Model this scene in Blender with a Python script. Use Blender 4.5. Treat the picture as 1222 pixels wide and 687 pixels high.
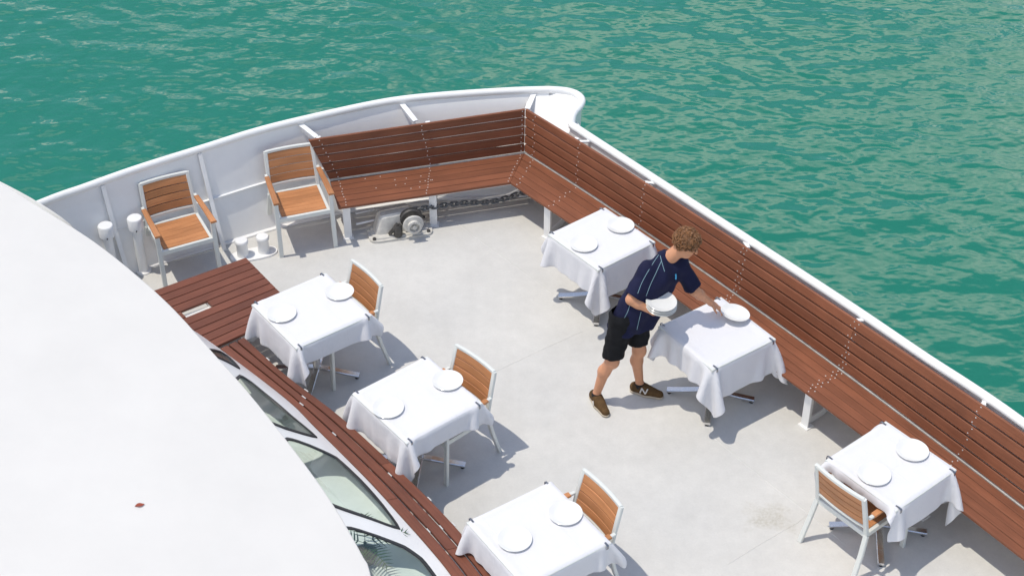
import bpy, bmesh, math, random
import numpy as np
from mathutils import Vector, Matrix
from mathutils.bvhtree import BVHTree
from mathutils.geometry import delaunay_2d_cdt

# ------------------------------------------------------------------ camera, sky, sun, exposure
scene = bpy.context.scene
for o in list(bpy.data.objects):
    bpy.data.objects.remove(o)
PW, PH, FPX, PITCH, CAMZ = 1222.0, 687.0, 1871.0, math.radians(37.8), 9.3
cam_data = bpy.data.cameras.new('camera')
cam = bpy.data.objects.new('camera', cam_data)
scene.collection.objects.link(cam)
cam.location = (0, 0, CAMZ)
cam.rotation_euler = (math.pi / 2 - PITCH, 0, 0)
cam_data.sensor_width = 36.0
cam_data.lens = FPX / PW * 36.0
cam_data.clip_start = 0.1
cam_data.clip_end = 5000
scene.camera = cam

SUN_DIR = Vector((0.297, 0.034, -0.953)).normalized()      # the way the light travels
world = bpy.data.worlds.new('World')
scene.world = world
world.use_nodes = True
wn, wl = world.node_tree.nodes, world.node_tree.links
wn.clear()
w_out = wn.new('ShaderNodeOutputWorld')
w_bg = wn.new('ShaderNodeBackground')
w_bg.inputs['Strength'].default_value = 0.15
sky = wn.new('ShaderNodeTexSky')
sky.sky_type = 'NISHITA'
sky.sun_disc = False
sky.sun_elevation = math.asin(-SUN_DIR.z)
sky.sun_rotation = math.atan2(-SUN_DIR.x, -SUN_DIR.y)
sky.air_density = 1.15
sky.dust_density = 0.4
sky.ozone_density = 1.0
# broken fair-weather cloud over the whole dome
w_tc = wn.new('ShaderNodeTexCoord')
w_sep = wn.new('ShaderNodeSeparateXYZ')
wl.new(w_tc.outputs['Generated'], w_sep.inputs[0])
w_zc = wn.new('ShaderNodeMath'); w_zc.operation = 'MAXIMUM'; w_zc.inputs[1].default_value = 0.06
wl.new(w_sep.outputs['Z'], w_zc.inputs[0])
w_div = wn.new('ShaderNodeVectorMath'); w_div.operation = 'DIVIDE'
w_cmb = wn.new('ShaderNodeCombineXYZ')
wl.new(w_zc.outputs[0], w_cmb.inputs[0]); wl.new(w_zc.outputs[0], w_cmb.inputs[1]); w_cmb.inputs[2].default_value = 1.0
wl.new(w_tc.outputs['Generated'], w_div.inputs[0]); wl.new(w_cmb.outputs[0], w_div.inputs[1])
w_map = wn.new('ShaderNodeMapping')
w_map.inputs['Location'].default_value = (8.78, -1.00, 0.0)
wl.new(w_div.outputs[0], w_map.inputs[0])
w_no = wn.new('ShaderNodeTexNoise')
w_no.noise_dimensions = '2D'
w_no.inputs['Scale'].default_value = 0.75
w_no.inputs['Detail'].default_value = 5.0
w_no.inputs['Roughness'].default_value = 0.5
wl.new(w_map.outputs[0], w_no.inputs['Vector'])
w_rmp = wn.new('ShaderNodeValToRGB')
w_rmp.color_ramp.elements[0].position = 0.525
w_rmp.color_ramp.elements[1].position = 0.66
wl.new(w_no.outputs['Fac'], w_rmp.inputs[0])
w_mix = wn.new('ShaderNodeMixRGB')
w_mix.inputs[2].default_value = (13.5, 12.2, 11.2, 1)
wl.new(w_rmp.outputs[0], w_mix.inputs[0]); wl.new(sky.outputs[0], w_mix.inputs[1])
wl.new(w_mix.outputs[0], w_bg.inputs['Color'])
wl.new(w_bg.outputs[0], w_out.inputs[0])

sun_data = bpy.data.lights.new('sun', 'SUN')
sun_data.energy = 2.78
sun_data.angle = math.radians(0.5)
sun_data.color = (1.0, 0.93, 0.815)
sun = bpy.data.objects.new('sun', sun_data)
scene.collection.objects.link(sun)
sun.location = (-20, 0, 40)
sun.rotation_euler = SUN_DIR.to_track_quat('-Z', 'Y').to_euler()

scene.view_settings.view_transform = 'Standard'
scene.view_settings.look = 'None'
scene.view_settings.exposure = 0.03
scene.view_settings.gamma = 1.0
scene.render.resolution_x, scene.render.resolution_y = 1024, 575
scene.render.engine = 'CYCLES'

# ------------------------------------------------------------------ helpers
RND = random.Random(7)
COL = scene.collection
_cp, _sp = math.cos(PITCH), math.sin(PITCH)
def ray(u, v):
    return Vector((u - PW / 2, FPX * _cp - (v - PH / 2) * _sp, -FPX * _sp - (v - PH / 2) * _cp))
def at(u, v, z=0.0):
    "the point at height z that a pixel of the photograph looks at"
    d = ray(u, v)
    return Vector((0, 0, CAMZ)) + d * ((z - CAMZ) / d.z)
V = Vector

class MB:
    def __init__(s):
        s.v, s.f, s.uv, s.sm = [], [], [], []
    def add(s, vs, fs, uvs=None, smooth=False):
        b = len(s.v)
        s.v += [tuple(p) for p in vs]
        for i, f in enumerate(fs):
            s.f.append([b + k for k in f]); s.sm.append(smooth)
            s.uv.append(uvs[i] if uvs else [(0.0, 0.0)] * len(f))
    def box(s, c, d, M=None, ch=0.0):
        cx, cy, cz = c; x, y, z = d[0] / 2, d[1] / 2, d[2] / 2
        M = M or Matrix.Identity(3)
        c = V(c)
        if ch <= 0:
            P = [c + M @ V((sx * x, sy * y, sz * z)) for sz in (-1, 1) for sy in (-1, 1) for sx in (-1, 1)]
            s.add(P, [(0, 2, 3, 1), (4, 5, 7, 6), (0, 1, 5, 4), (2, 6, 7, 3), (0, 4, 6, 2), (1, 3, 7, 5)])
            return
        A = [V((0, -y, z)), V((0, -y, z))]
        ax = M @ V((1, 0, 0)); ay = M @ V((0, 1, 0)); az = M @ V((0, 0, 1))
        s.board([c - ax * x - ay * y + az * z, c + ax * x - ay * y + az * z],
                [c - ax * x + ay * y + az * z, c + ax * x + ay * y + az * z], [az, az], 2 * z, ch)
    def bar(s, p0, p1, w, h, up=(0, 0, 1), ch=0.003):
        p0, p1 = V(p0), V(p1)
        d = (p1 - p0).normalized()
        side = d.cross(V(up)).normalized(); n = side.cross(d).normalized()
        s.board([p0 - side * w / 2 + n * h / 2, p1 - side * w / 2 + n * h / 2],
                [p0 + side * w / 2 + n * h / 2, p1 + side * w / 2 + n * h / 2], [n, n], h, ch)
    def strip(s, pts, w, h, up=(0, 0, 1), ch=0.003):
        pts = [V(p) for p in pts]; A, B, N = [], [], []
        for i, p in enumerate(pts):
            d = (pts[min(i + 1, len(pts) - 1)] - pts[max(i - 1, 0)]).normalized()
            side = d.cross(V(up)).normalized(); n = side.cross(d).normalized()
            A.append(p - side * w / 2 + n * h / 2); B.append(p + side * w / 2 + n * h / 2); N.append(n)
        s.board(A, B, N, h, ch)
    def board(s, A, B, N, th, ch=0.004, u0=0.0):
        "a chamfered plank between two edge lines, with its grain running along them"
        n = len(A); vs = []; us = []; u = u0
        for i in range(n):
            a, b, nn = V(A[i]), V(B[i]), V(N[i])
            w = b - a; wl_ = w.length; w = w / wl_
            vs += [a + w * ch, b - w * ch, b - nn * ch, b - nn * (th - ch), b - w * ch - nn * th,
                   a + w * ch - nn * th, a - nn * (th - ch), a - nn * ch]
            if i: u += (V(A[i]) - V(A[i - 1])).length
            us.append(u)
        wv = (V(B[0]) - V(A[0])).length
        vv = [0, wv, wv + .01, wv + .03, wv + .04, 2 * wv, 2 * wv + .02, 2 * wv + .03, 2 * wv + .04]
        fs, uvs = [], []
        for i in range(n - 1):
            for k in range(8):
                k2 = (k + 1) % 8
                fs.append((i * 8 + k, i * 8 + k2, (i + 1) * 8 + k2, (i + 1) * 8 + k))
                uvs.append([(us[i], vv[k]), (us[i], vv[k + 1]), (us[i + 1], vv[k + 1]), (us[i + 1], vv[k])])
        e = (n - 1) * 8
        fs += [tuple(range(7, -1, -1)), tuple(range(e, e + 8))]
        uvs += [[(us[0], 0.1)] * 8, [(us[-1], 0.1)] * 8]
        s.add(vs, fs, uvs)
    def tube(s, pts, r, seg=10, caps=True, closed=False):
        pts = [V(p) for p in pts]; n = len(pts)
        rr = r if isinstance(r, (list, tuple)) else [r] * n
        vs = []; ref = None
        for i, p in enumerate(pts):
            if closed: d = (pts[(i + 1) % n] - pts[i - 1]).normalized()
            else: d = (pts[min(i + 1, n - 1)] - pts[max(i - 1, 0)]).normalized()
            if ref is None: ref = V((0, 0, 1)) if abs(d.z) < .9 else V((1, 0, 0))
            a = d.cross(ref).normalized(); b = a.cross(d).normalized(); ref = b
            for k in range(seg):
                t = 2 * math.pi * k / seg
                vs.append(p + a * (rr[i] * math.cos(t)) + b * (rr[i] * math.sin(t)))
        fs = []
        for i in range(n if closed else n - 1):
            j = (i + 1) % n
            for k in range(seg):
                k2 = (k + 1) % seg
                fs.append((i * seg + k, i * seg + k2, j * seg + k2, j * seg + k))
        s.add(vs, fs, None, True)
        if caps and not closed:
            s.add(vs[:seg], [tuple(range(seg - 1, -1, -1))]); s.add(vs[-seg:], [tuple(range(seg))])
    def lathe(s, prof, seg=24, M=None, c=(0, 0, 0)):
        "prof = (radius, height) pairs, axis z"
        M = M or Matrix.Identity(3); c = V(c); vs = []
        for r, z in prof:
            for k in range(seg):
                t = 2 * math.pi * k / seg
                vs.append(c + M @ V((r * math.cos(t), r * math.sin(t), z)))
        fs = []
        for i in range(len(prof) - 1):
            for k in range(seg):
                k2 = (k + 1) % seg
                fs.append((i * seg + k, i * seg + k2, (i + 1) * seg + k2, (i + 1) * seg + k))
        s.add(vs, fs, None, True)
        if prof[0][0] > 1e-5: s.add(vs[:seg], [tuple(range(seg - 1, -1, -1))])
        if prof[-1][0] > 1e-5: s.add(vs[-seg:], [tuple(range(seg))])
    def mesh(s, name, mat):
        me = bpy.data.meshes.new(name)
        me.from_pydata(s.v, [], s.f)
        uvl = me.uv_layers.new(name='UVMap')
        flat = [c for f in s.uv for p in f for c in p]
        uvl.data.foreach_set('uv', flat)
        me.polygons.foreach_set('use_smooth', s.sm)
        me.materials.append(mat)
        me.update()
        if any(s.sm): me.set_sharp_from_angle(angle=math.radians(42))
        return me
    def build(s, name, mat, parent=None, loc=None):
        return obj(name, s.mesh(name, mat), parent, loc)

def obj(name, me, parent=None, loc=None):
    o = bpy.data.objects.new(name, me)
    COL.objects.link(o)
    if parent is not None: o.parent = parent
    if loc is not None: o.location = loc
    return o
def tag(o, label=None, cat=None, group=None, kind=None):
    for k, v in (('label', label), ('category', cat), ('group', group), ('kind', kind)):
        if v: o[k] = v
    return o
def thing(name, label, cat, loc=(0, 0, 0), rz=0.0, group=None):
    o = obj(name, None); o.location = loc; o.rotation_euler = (0, 0, rz)
    o.empty_display_size = 0.1
    return tag(o, label, cat, group)
def copy_tree(o, parent=None):
    c = o.copy(); COL.objects.link(c); c.parent = parent
    for ch in list(o.children): copy_tree(ch, c)
    return c
def curve(pts, n, t0=0.0, t1=1.0):
    "Catmull-Rom through pts, n samples"
    P = [V(p) for p in pts]
    P = [P[0] * 2 - P[1]] + P + [P[-1] * 2 - P[-2]]
    m = len(P) - 3; out = []
    for i in range(n):
        t = (t0 + (t1 - t0) * i / (n - 1)) * m
        k = min(int(t), m - 1); f = t - k
        a, b, c, d = P[k:k + 4]
        out.append(.5 * ((2 * b) + (c - a) * f + (2 * a - 5 * b + 4 * c - d) * f * f + (3 * b - a - 3 * c + d) * f ** 3))
    return out

# ------------------------------------------------------------------ materials
def mat(name, color, rough=.5, metal=0.0, spec=.5, var=0.0, vscale=8.0, bump=0.0, bscale=60.0, coords='Object', sss=0.0):
    m = bpy.data.materials.new(name); m.use_nodes = True
    nt = m.node_tree; p = nt.nodes['Principled BSDF']
    p.inputs['Base Color'].default_value = (*color, 1)
    p.inputs['Roughness'].default_value = rough
    p.inputs['Metallic'].default_value = metal
    p.inputs['Specular IOR Level'].default_value = spec
    if sss:
        p.inputs['Subsurface Weight'].default_value = sss
        p.inputs['Subsurface Radius'].default_value = (.01, .004, .002)
    tc = nt.nodes.new('ShaderNodeTexCoord')
    if var:
        n = nt.nodes.new('ShaderNodeTexNoise'); n.inputs['Scale'].default_value = vscale
        n.inputs['Detail'].default_value = 6; n.inputs['Roughness'].default_value = .65
        nt.links.new(tc.outputs[coords], n.inputs['Vector'])
        r = nt.nodes.new('ShaderNodeMapRange')
        r.inputs['From Min'].default_value = .3; r.inputs['From Max'].default_value = .7
        r.inputs['To Min'].default_value = 1 - var; r.inputs['To Max'].default_value = 1 + var
        nt.links.new(n.outputs['Fac'], r.inputs['Value'])
        mx = nt.nodes.new('ShaderNodeVectorMath'); mx.operation = 'SCALE'
        mx.inputs[0].default_value = color
        nt.links.new(r.outputs[0], mx.inputs['Scale'])
        nt.links.new(mx.outputs[0], p.inputs['Base Color'])
    if bump:
        n = nt.nodes.new('ShaderNodeTexNoise'); n.inputs['Scale'].default_value = bscale
        n.inputs['Detail'].default_value = 4
        nt.links.new(tc.outputs[coords], n.inputs['Vector'])
        b = nt.nodes.new('ShaderNodeBump'); b.inputs['Strength'].default_value = 1.0
        b.inputs['Distance'].default_value = bump
        nt.links.new(n.outputs['Fac'], b.inputs['Height']); nt.links.new(b.outputs[0], p.inputs['Normal'])
    return m

def wood(name, color, dark, rough=.55, objvar=.16, su=2.2, sv=70.0, spec=.35):
    m = bpy.data.materials.new(name); m.use_nodes = True
    nt = m.node_tree; N = nt.nodes; L = nt.links; p = N['Principled BSDF']
    p.inputs['Roughness'].default_value = rough; p.inputs['Specular IOR Level'].default_value = spec
    uv = N.new('ShaderNodeUVMap')
    oi = N.new('ShaderNodeObjectInfo')
    cm = N.new('ShaderNodeCombineXYZ'); ml = N.new('ShaderNodeMath'); ml.operation = 'MULTIPLY'; ml.inputs[1].default_value = 37.0
    L.new(oi.outputs['Random'], ml.inputs[0]); L.new(ml.outputs[0], cm.inputs[0]); L.new(ml.outputs[0], cm.inputs[2])
    ad = N.new('ShaderNodeVectorMath'); ad.operation = 'ADD'
    L.new(uv.outputs[0], ad.inputs[0]); L.new(cm.outputs[0], ad.inputs[1])
    mp = N.new('ShaderNodeMapping'); mp.inputs['Scale'].default_value = (su, sv, 1)
    L.new(ad.outputs[0], mp.inputs[0])
    n1 = N.new('ShaderNodeTexNoise'); n1.inputs['Scale'].default_value = 1.0; n1.inputs['Detail'].default_value = 5
    n1.inputs['Distortion'].default_value = .6
    L.new(mp.outputs[0], n1.inputs['Vector'])
    n2 = N.new('ShaderNodeTexNoise'); n2.inputs['Scale'].default_value = 3.0; n2.inputs['Detail'].default_value = 4
    L.new(ad.outputs[0], n2.inputs['Vector'])
    mx = N.new('ShaderNodeMixRGB'); mx.inputs[1].default_value = (*dark, 1); mx.inputs[2].default_value = (*color, 1)
    rp = N.new('ShaderNodeMapRange'); rp.inputs['From Min'].default_value = .3; rp.inputs['From Max'].default_value = .62
    L.new(n1.outputs['Fac'], rp.inputs['Value']); L.new(rp.outputs[0], mx.inputs[0])
    # wear by patch, tone by board
    r2 = N.new('ShaderNodeMapRange'); r2.inputs['From Min'].default_value = .3; r2.inputs['From Max'].default_value = .7
    r2.inputs['To Min'].default_value = .86; r2.inputs['To Max'].default_value = 1.14
    L.new(n2.outputs['Fac'], r2.inputs['Value'])
    r3 = N.new('ShaderNodeMapRange'); r3.inputs['To Min'].default_value = 1 - objvar; r3.inputs['To Max'].default_value = 1 + objvar
    L.new(oi.outputs['Random'], r3.inputs['Value'])
    m2 = N.new('ShaderNodeMath'); m2.operation = 'MULTIPLY'
    L.new(r2.outputs[0], m2.inputs[0]); L.new(r3.outputs[0], m2.inputs[1])
    sc = N.new('ShaderNodeVectorMath'); sc.operation = 'SCALE'
    L.new(mx.outputs[0], sc.inputs[0]); L.new(m2.outputs[0], sc.inputs['Scale'])
    L.new(sc.outputs[0], p.inputs['Base Color'])
    b = N.new('ShaderNodeBump'); b.inputs['Distance'].default_value = .0012; b.inputs['Strength'].default_value = .7
    L.new(n1.outputs['Fac'], b.inputs['Height']); L.new(b.outputs[0], p.inputs['Normal'])
    return m

M = {}
M['paint'] = mat('white_ship_paint', (.83, .83, .82), .35, var=.035, vscale=3.0, bump=.0015, bscale=6.0)
M['roofpaint'] = mat('cream_roof_paint', (.685, .67, .64), .55, var=.03, vscale=1.2, bump=.0006, bscale=3.0)
def specks(m, scale, size, col):
    nt = m.node_tree; N = nt.nodes; L = nt.links; p = N['Principled BSDF']
    src = p.inputs['Base Color'].links[0].from_socket
    tc = N.new('ShaderNodeTexCoord'); v = N.new('ShaderNodeTexVoronoi'); v.inputs['Scale'].default_value = scale
    n = N.new('ShaderNodeTexNoise'); n.inputs['Scale'].default_value = 25; L.new(tc.outputs['Object'], n.inputs['Vector'])
    L.new(tc.outputs['Object'], v.inputs['Vector'])
    a = N.new('ShaderNodeMath'); a.operation = 'MULTIPLY_ADD'; a.inputs[1].default_value = size * .6; L.new(n.outputs['Fac'], a.inputs[0]); L.new(v.outputs['Distance'], a.inputs[2])
    r = N.new('ShaderNodeMapRange'); r.inputs['From Min'].default_value = size; r.inputs['From Max'].default_value = size * 1.6; r.inputs['To Min'].default_value = .55; r.inputs['To Max'].default_value = 0
    L.new(a.outputs[0], r.inputs['Value'])
    mx = N.new('ShaderNodeMixRGB'); mx.inputs[2].default_value = (*col, 1); L.new(r.outputs[0], mx.inputs[0]); L.new(src, mx.inputs[1]); L.new(mx.outputs[0], p.inputs['Base Color'])
specks(M['roofpaint'], 1.3, .028, (.42, .37, .30))
M['alu'] = mat('white_aluminium', (.68, .70, .67), .35, var=.03)
M['steel'] = mat('brushed_steel', (.72, .72, .73), .25, metal=1.0, var=.08, vscale=20)
M['clip'] = mat('clip_steel', (.30, .31, .33), .3, metal=1.0)
M['rubber'] = mat('black_rubber', (.012, .012, .013), .6, var=.1)
M['gasket'] = mat('window_gasket', (.018, .02, .024), .45, var=.1)
M['plate'] = mat('white_porcelain', (.76, .76, .735), .15, spec=.5, var=.01)
M['bench'] = wood('bench_board_wood', (.240, .088, .045), (.185, .066, .033), .6, objvar=.13)
M['hatch'] = wood('hatch_board_wood', (.180, .062, .036), (.140, .047, .028), .5, objvar=.13)
M['chair'] = wood('chair_slat_wood', (.51, .232, .100), (.42, .180, .074), .45, objvar=.12)
M['screw'] = mat('screw_steel', (.66, .66, .64), .35, metal=.3)
M['greymetal'] = mat('weathered_light_metal', (.60, .585, .545), .55, var=.2, vscale=12)
M['chain'] = mat('galvanised_chain', (.15, .155, .16), .55, metal=.6, var=.3, vscale=30)
M['darkmetal'] = mat('dark_greasy_metal', (.09, .085, .08), .5, metal=.4, var=.3, vscale=20)
M['skin'] = mat('skin', (.60, .295, .170), .5, spec=.35, var=.07, vscale=14, sss=.08)
M['hair'] = mat('brown_hair', (.215, .098, .038), .5, var=.5, vscale=40)
M['shirt'] = mat('navy_shirt', (.0105, .0125, .042), .8, spec=.2, var=.15, vscale=12, bump=.0008, bscale=400)
M['piping'] = mat('pale_blue_piping', (.22, .36, .42), .7)
M['logo'] = mat('blue_logo', (.05, .30, .55), .6)
M['shorts'] = mat('black_shorts', (.0085, .009, .011), .8, spec=.2, var=.2, vscale=15)
M['shoe'] = mat('brown_suede', (.105, .062, .028), .85, spec=.15, var=.25, vscale=30)
M['sole'] = mat('pale_sole', (.50, .43, .33), .7, var=.1)
M['shoewhite'] = mat('shoe_letter', (.66, .64, .60), .6)
M['sock'] = mat('black_sock', (.012, .012, .014), .9)
M['eye'] = mat('eye_dark', (.03, .02, .015), .2)
M['leafdead'] = mat('dead_leaf', (.30, .06, .03), .7)
M['palm'] = mat('palm_green', (.035, .085, .03), .5, var=.3, vscale=20)
M['pot'] = mat('grey_pot', (.2, .2, .2), .6, var=.1)
M['carpet'] = mat('pale_lounge_floor', (.74, .78, .755), .6, var=.05)
M['upholstery'] = mat('pale_upholstery', (.60, .62, .58), .8, var=.04)

def cloth_mat():
    m = mat('white_table_linen', (.71, .71, .735), .85, spec=.15)
    nt = m.node_tree; N = nt.nodes; L = nt.links; p = N['Principled BSDF']
    p.inputs['Sheen Weight'].default_value = .1
    uv = N.new('ShaderNodeUVMap')
    sp = N.new('ShaderNodeSeparateXYZ'); L.new(uv.outputs[0], sp.inputs[0])
    hs = []
    for ax in (0, 1):       # ironed fold lines at a third and two thirds
        for c in (-.215, .215) if ax == 0 else (.0,):
            s = N.new('ShaderNodeMath'); s.operation = 'SUBTRACT'; s.inputs[1].default_value = c
            L.new(sp.outputs[ax], s.inputs[0])
            a = N.new('ShaderNodeMath'); a.operation = 'ABSOLUTE'; L.new(s.outputs[0], a.inputs[0])
            r = N.new('ShaderNodeMapRange'); r.inputs['From Max'].default_value = .006
            r.inputs['To Min'].default_value = 1; r.inputs['To Max'].default_value = 0
            L.new(a.outputs[0], r.inputs['Value']); hs.append(r.outputs[0])
    h = hs[0]
    for k in hs[1:]:
        a = N.new('ShaderNodeMath'); a.operation = 'ADD'; L.new(h, a.inputs[0]); L.new(k, a.inputs[1]); h = a.outputs[0]
    n = N.new('ShaderNodeTexNoise'); n.inputs['Scale'].default_value = 7; n.inputs['Detail'].default_value = 5
    L.new(uv.outputs[0], n.inputs['Vector'])
    n2 = N.new('ShaderNodeMath'); n2.operation = 'MULTIPLY'; n2.inputs[1].default_value = 4.0
    L.new(n.outputs['Fac'], n2.inputs[0])
    hq = N.new('ShaderNodeMath'); hq.operation = 'MULTIPLY'; hq.inputs[1].default_value = .4; L.new(h, hq.inputs[0])
    a = N.new('ShaderNodeMath'); a.operation = 'ADD'; L.new(hq.outputs[0], a.inputs[0]); L.new(n2.outputs[0], a.inputs[1])
    b = N.new('ShaderNodeBump'); b.inputs['Distance'].default_value = .0026; b.inputs['Strength'].default_value = .9
    L.new(a.outputs[0], b.inputs['Height']); L.new(b.outputs[0], p.inputs['Normal'])
    return m
M['cloth'] = cloth_mat()

def deck_mat():
    m = mat('grey_white_deck_paint', (.62, .61, .575), .75, spec=.25)
    nt = m.node_tree; N = nt.nodes; L = nt.links; p = N['Principled BSDF']
    tc = N.new('ShaderNodeTexCoord')
    def noise(sc, det, rough=.6):
        n = N.new('ShaderNodeTexNoise'); n.inputs['Scale'].default_value = sc; n.inputs['Detail'].default_value = det
        n.inputs['Roughness'].default_value = rough
        L.new(tc.outputs['Object'], n.inputs['Vector']); return n.outputs['Fac']
    def rng(x, a, b, c, d):
        r = N.new('ShaderNodeMapRange'); L.new(x, r.inputs['Value'])
        for k, v in zip(('From Min', 'From Max', 'To Min', 'To Max'), (a, b, c, d)): r.inputs[k].default_value = v
        return r.outputs[0]
    def mul(a, b):
        k = N.new('ShaderNodeMath'); k.operation = 'MULTIPLY'; L.new(a, k.inputs[0]); L.new(b, k.inputs[1]); return k.outputs[0]
    f = mul(mul(rng(noise(1.1, 6, .7), .35, .65, .93, 1.03), rng(noise(9, 6, .7), .3, .7, .955, 1.035)), rng(noise(55, 3), .3, .7, .975, 1.025))
    sc = N.new('ShaderNodeVectorMath'); sc.operation = 'SCALE'; sc.inputs[0].default_value = (.605, .598, .570)
    L.new(f, sc.inputs['Scale'])
    # dirt specks
    v = N.new('ShaderNodeTexVoronoi'); v.inputs['Scale'].default_value = 2.6
    L.new(tc.outputs['Object'], v.inputs['Vector'])
    sp = rng(v.outputs['Distance'], .012, .03, 1, 0)
    # water stain beside the lower right table
    st = at(920, 617)
    d = N.new('ShaderNodeVectorMath'); d.operation = 'DISTANCE'; d.inputs[1].default_value = st
    L.new(tc.outputs['Object'], d.inputs[0])
    ds = N.new('ShaderNodeMath'); ds.operation = 'ADD'; L.new(d.outputs['Value'], ds.inputs[0])
    L.new(rng(noise(6, 5), .3, .7, -.12, .12), ds.inputs[1])
    stain = mul(rng(ds.outputs[0], .06, .22, .42, 0), rng(noise(40, 4), .35, .65, .3, 1.2))
    mx = N.new('ShaderNodeMixRGB'); mx.inputs[2].default_value = (.33, .30, .22, 1)
    L.new(stain, mx.inputs[0]); L.new(sc.outputs[0], mx.inputs[1])
    mx2 = N.new('ShaderNodeMixRGB'); mx2.inputs[2].default_value = (.12, .11, .1, 1)
    L.new(mul(sp, rng(noise(1.7, 2), .5, .6, 0, .8)), mx2.inputs[0]); L.new(mx.outputs[0], mx2.inputs[1])
    L.new(mx2.outputs[0], p.inputs['Base Color'])
    b = N.new('ShaderNodeBump'); b.inputs['Distance'].default_value = .0015
    L.new(noise(120, 3), b.inputs['Height'])
    b2 = N.new('ShaderNodeBump'); b2.inputs['Distance'].default_value = .008
    L.new(noise(3.0, 3), b2.inputs['Height']); L.new(b.outputs[0], b2.inputs['Normal'])
    L.new(b2.outputs[0], p.inputs['Normal'])
    return m
M['deck'] = deck_mat()

def water_mat():
    m = mat('harbour_water', (.013, .168, .110), .03)
    nt = m.node_tree; N = nt.nodes; L = nt.links; p = N['Principled BSDF']
    p.inputs['IOR'].default_value = 1.52
    tc = N.new('ShaderNodeTexCoord')
    def noise(sc, det, stretch, rot, rough=.5, dist=0.0):
        mp = N.new('ShaderNodeMapping'); mp.inputs['Scale'].default_value = stretch; mp.inputs['Rotation'].default_value = (0, 0, rot)
        L.new(tc.outputs['Object'], mp.inputs[0])
        n = N.new('ShaderNodeTexNoise'); n.inputs['Scale'].default_value = sc; n.inputs['Detail'].default_value = det
        n.inputs['Roughness'].default_value = rough; n.inputs['Distortion'].default_value = dist
        L.new(mp.outputs[0], n.inputs['Vector']); return n.outputs['Fac']
    def lin(parts):
        acc = None
        for x, k in parts:
            q = N.new('ShaderNodeMath'); q.operation = 'MULTIPLY'; q.inputs[1].default_value = k; L.new(x, q.inputs[0])
            if acc is None: acc = q.outputs[0]
            else:
                a = N.new('ShaderNodeMath'); a.operation = 'ADD'; L.new(acc, a.inputs[0]); L.new(q.outputs[0], a.inputs[1]); acc = a.outputs[0]
        return acc
    h = lin([(noise(2.15, 1.6, (.82, 1.10, 1), .12, .45, .25), .052),
             (noise(6.5, 1.0, (.8, 1.2, 1), -.25, .4, .1), .0075),
             (noise(.75, 1.0, (.8, 1.2, 1), .3), .045)])
    b = N.new('ShaderNodeBump'); b.inputs['Distance'].default_value = 1.0; b.inputs['Strength'].default_value = 1.0
    L.new(h, b.inputs['Height']); L.new(b.outputs[0], p.inputs['Normal'])
    return m
M['water'] = water_mat()

def glass_mat():
    m = bpy.data.materials.new('tinted_window_glass'); m.use_nodes = True
    nt = m.node_tree; N = nt.nodes; L = nt.links; N.remove(N['Principled BSDF'])
    t = N.new('ShaderNodeBsdfTransparent'); t.inputs[0].default_value = (.92, .97, .95, 1)
    g = N.new('ShaderNodeBsdfGlossy'); g.inputs['Roughness'].default_value = .01
    f = N.new('ShaderNodeFresnel'); 
    ge = N.new('ShaderNodeNewGeometry'); ir = N.new('ShaderNodeMapRange')      # a thin pane reflects alike from both sides
    ir.inputs['To Min'].default_value = 1.7; ir.inputs['To Max'].default_value = 1 / 1.7
    L.new(ge.outputs['Backfacing'], ir.inputs['Value']); L.new(ir.outputs[0], f.inputs[0])
    mx = N.new('ShaderNodeMixShader')
    L.new(f.outputs[0], mx.inputs[0]); L.new(t.outputs[0], mx.inputs[1]); L.new(g.outputs[0], mx.inputs[2])
    L.new(mx.outputs[0], N['Material Output'].inputs[0])
    return m
M['glass'] = glass_mat()

# ------------------------------------------------------------------ water and ship
WATER_Z = -2.8
mb = MB(); R_ = 2500
mb.add([(-R_, -R_, 0), (R_, -R_, 0), (R_, R_, 0), (-R_, R_, 0)], [(0, 1, 2, 3)])
tag(mb.build('water', M['water'], loc=(0, 0, WATER_Z)), 'rippled teal green harbour water around the bow', 'water', kind='structure')

# outline of the bulwark: rail line, knuckle and foot
RZ, RZR = 1.0, .93
rail_px = [(45, 244), (100, 224), (165, 201), (248, 175), (300, 158.5), (350, 145.5), (437, 126), (490, 117.5), (560, 111.5), (620, 108), (655, 107)]
left_rail = [V((-9.5, 5.5, RZ)), V((-7.2, 9.0, RZ)), V((-5.6, 10.9, RZ))] + [at(u, v, RZ) for u, v in rail_px]
bulb = [at(u, v, RZ) for u, v in [(675, 108.5), (688, 112.5), (694.5, 119), (692.5, 127), (684, 137.5)]]
right_px = [(682, 149.5), (850, 258.5), (1000, 356), (1100, 423.5), (1222, 505.5)]
right_rail = [at(u, v, RZR) for u, v in right_px]
_d = right_rail[-1] - right_rail[-2]
right_rail += [right_rail[-1] + _d.normalized() * 2.0 + V((-.15, -.1, 0)), right_rail[-1] + _d.normalized() * 6.0 + V((-1.1, -.6, 0))]
LR = curve(left_rail, 70)
RR = curve(right_rail, 40)
BR = curve([left_rail[-1]] + bulb + [RR[0] + V((.0, .0, .0))], 20)[1:]

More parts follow.
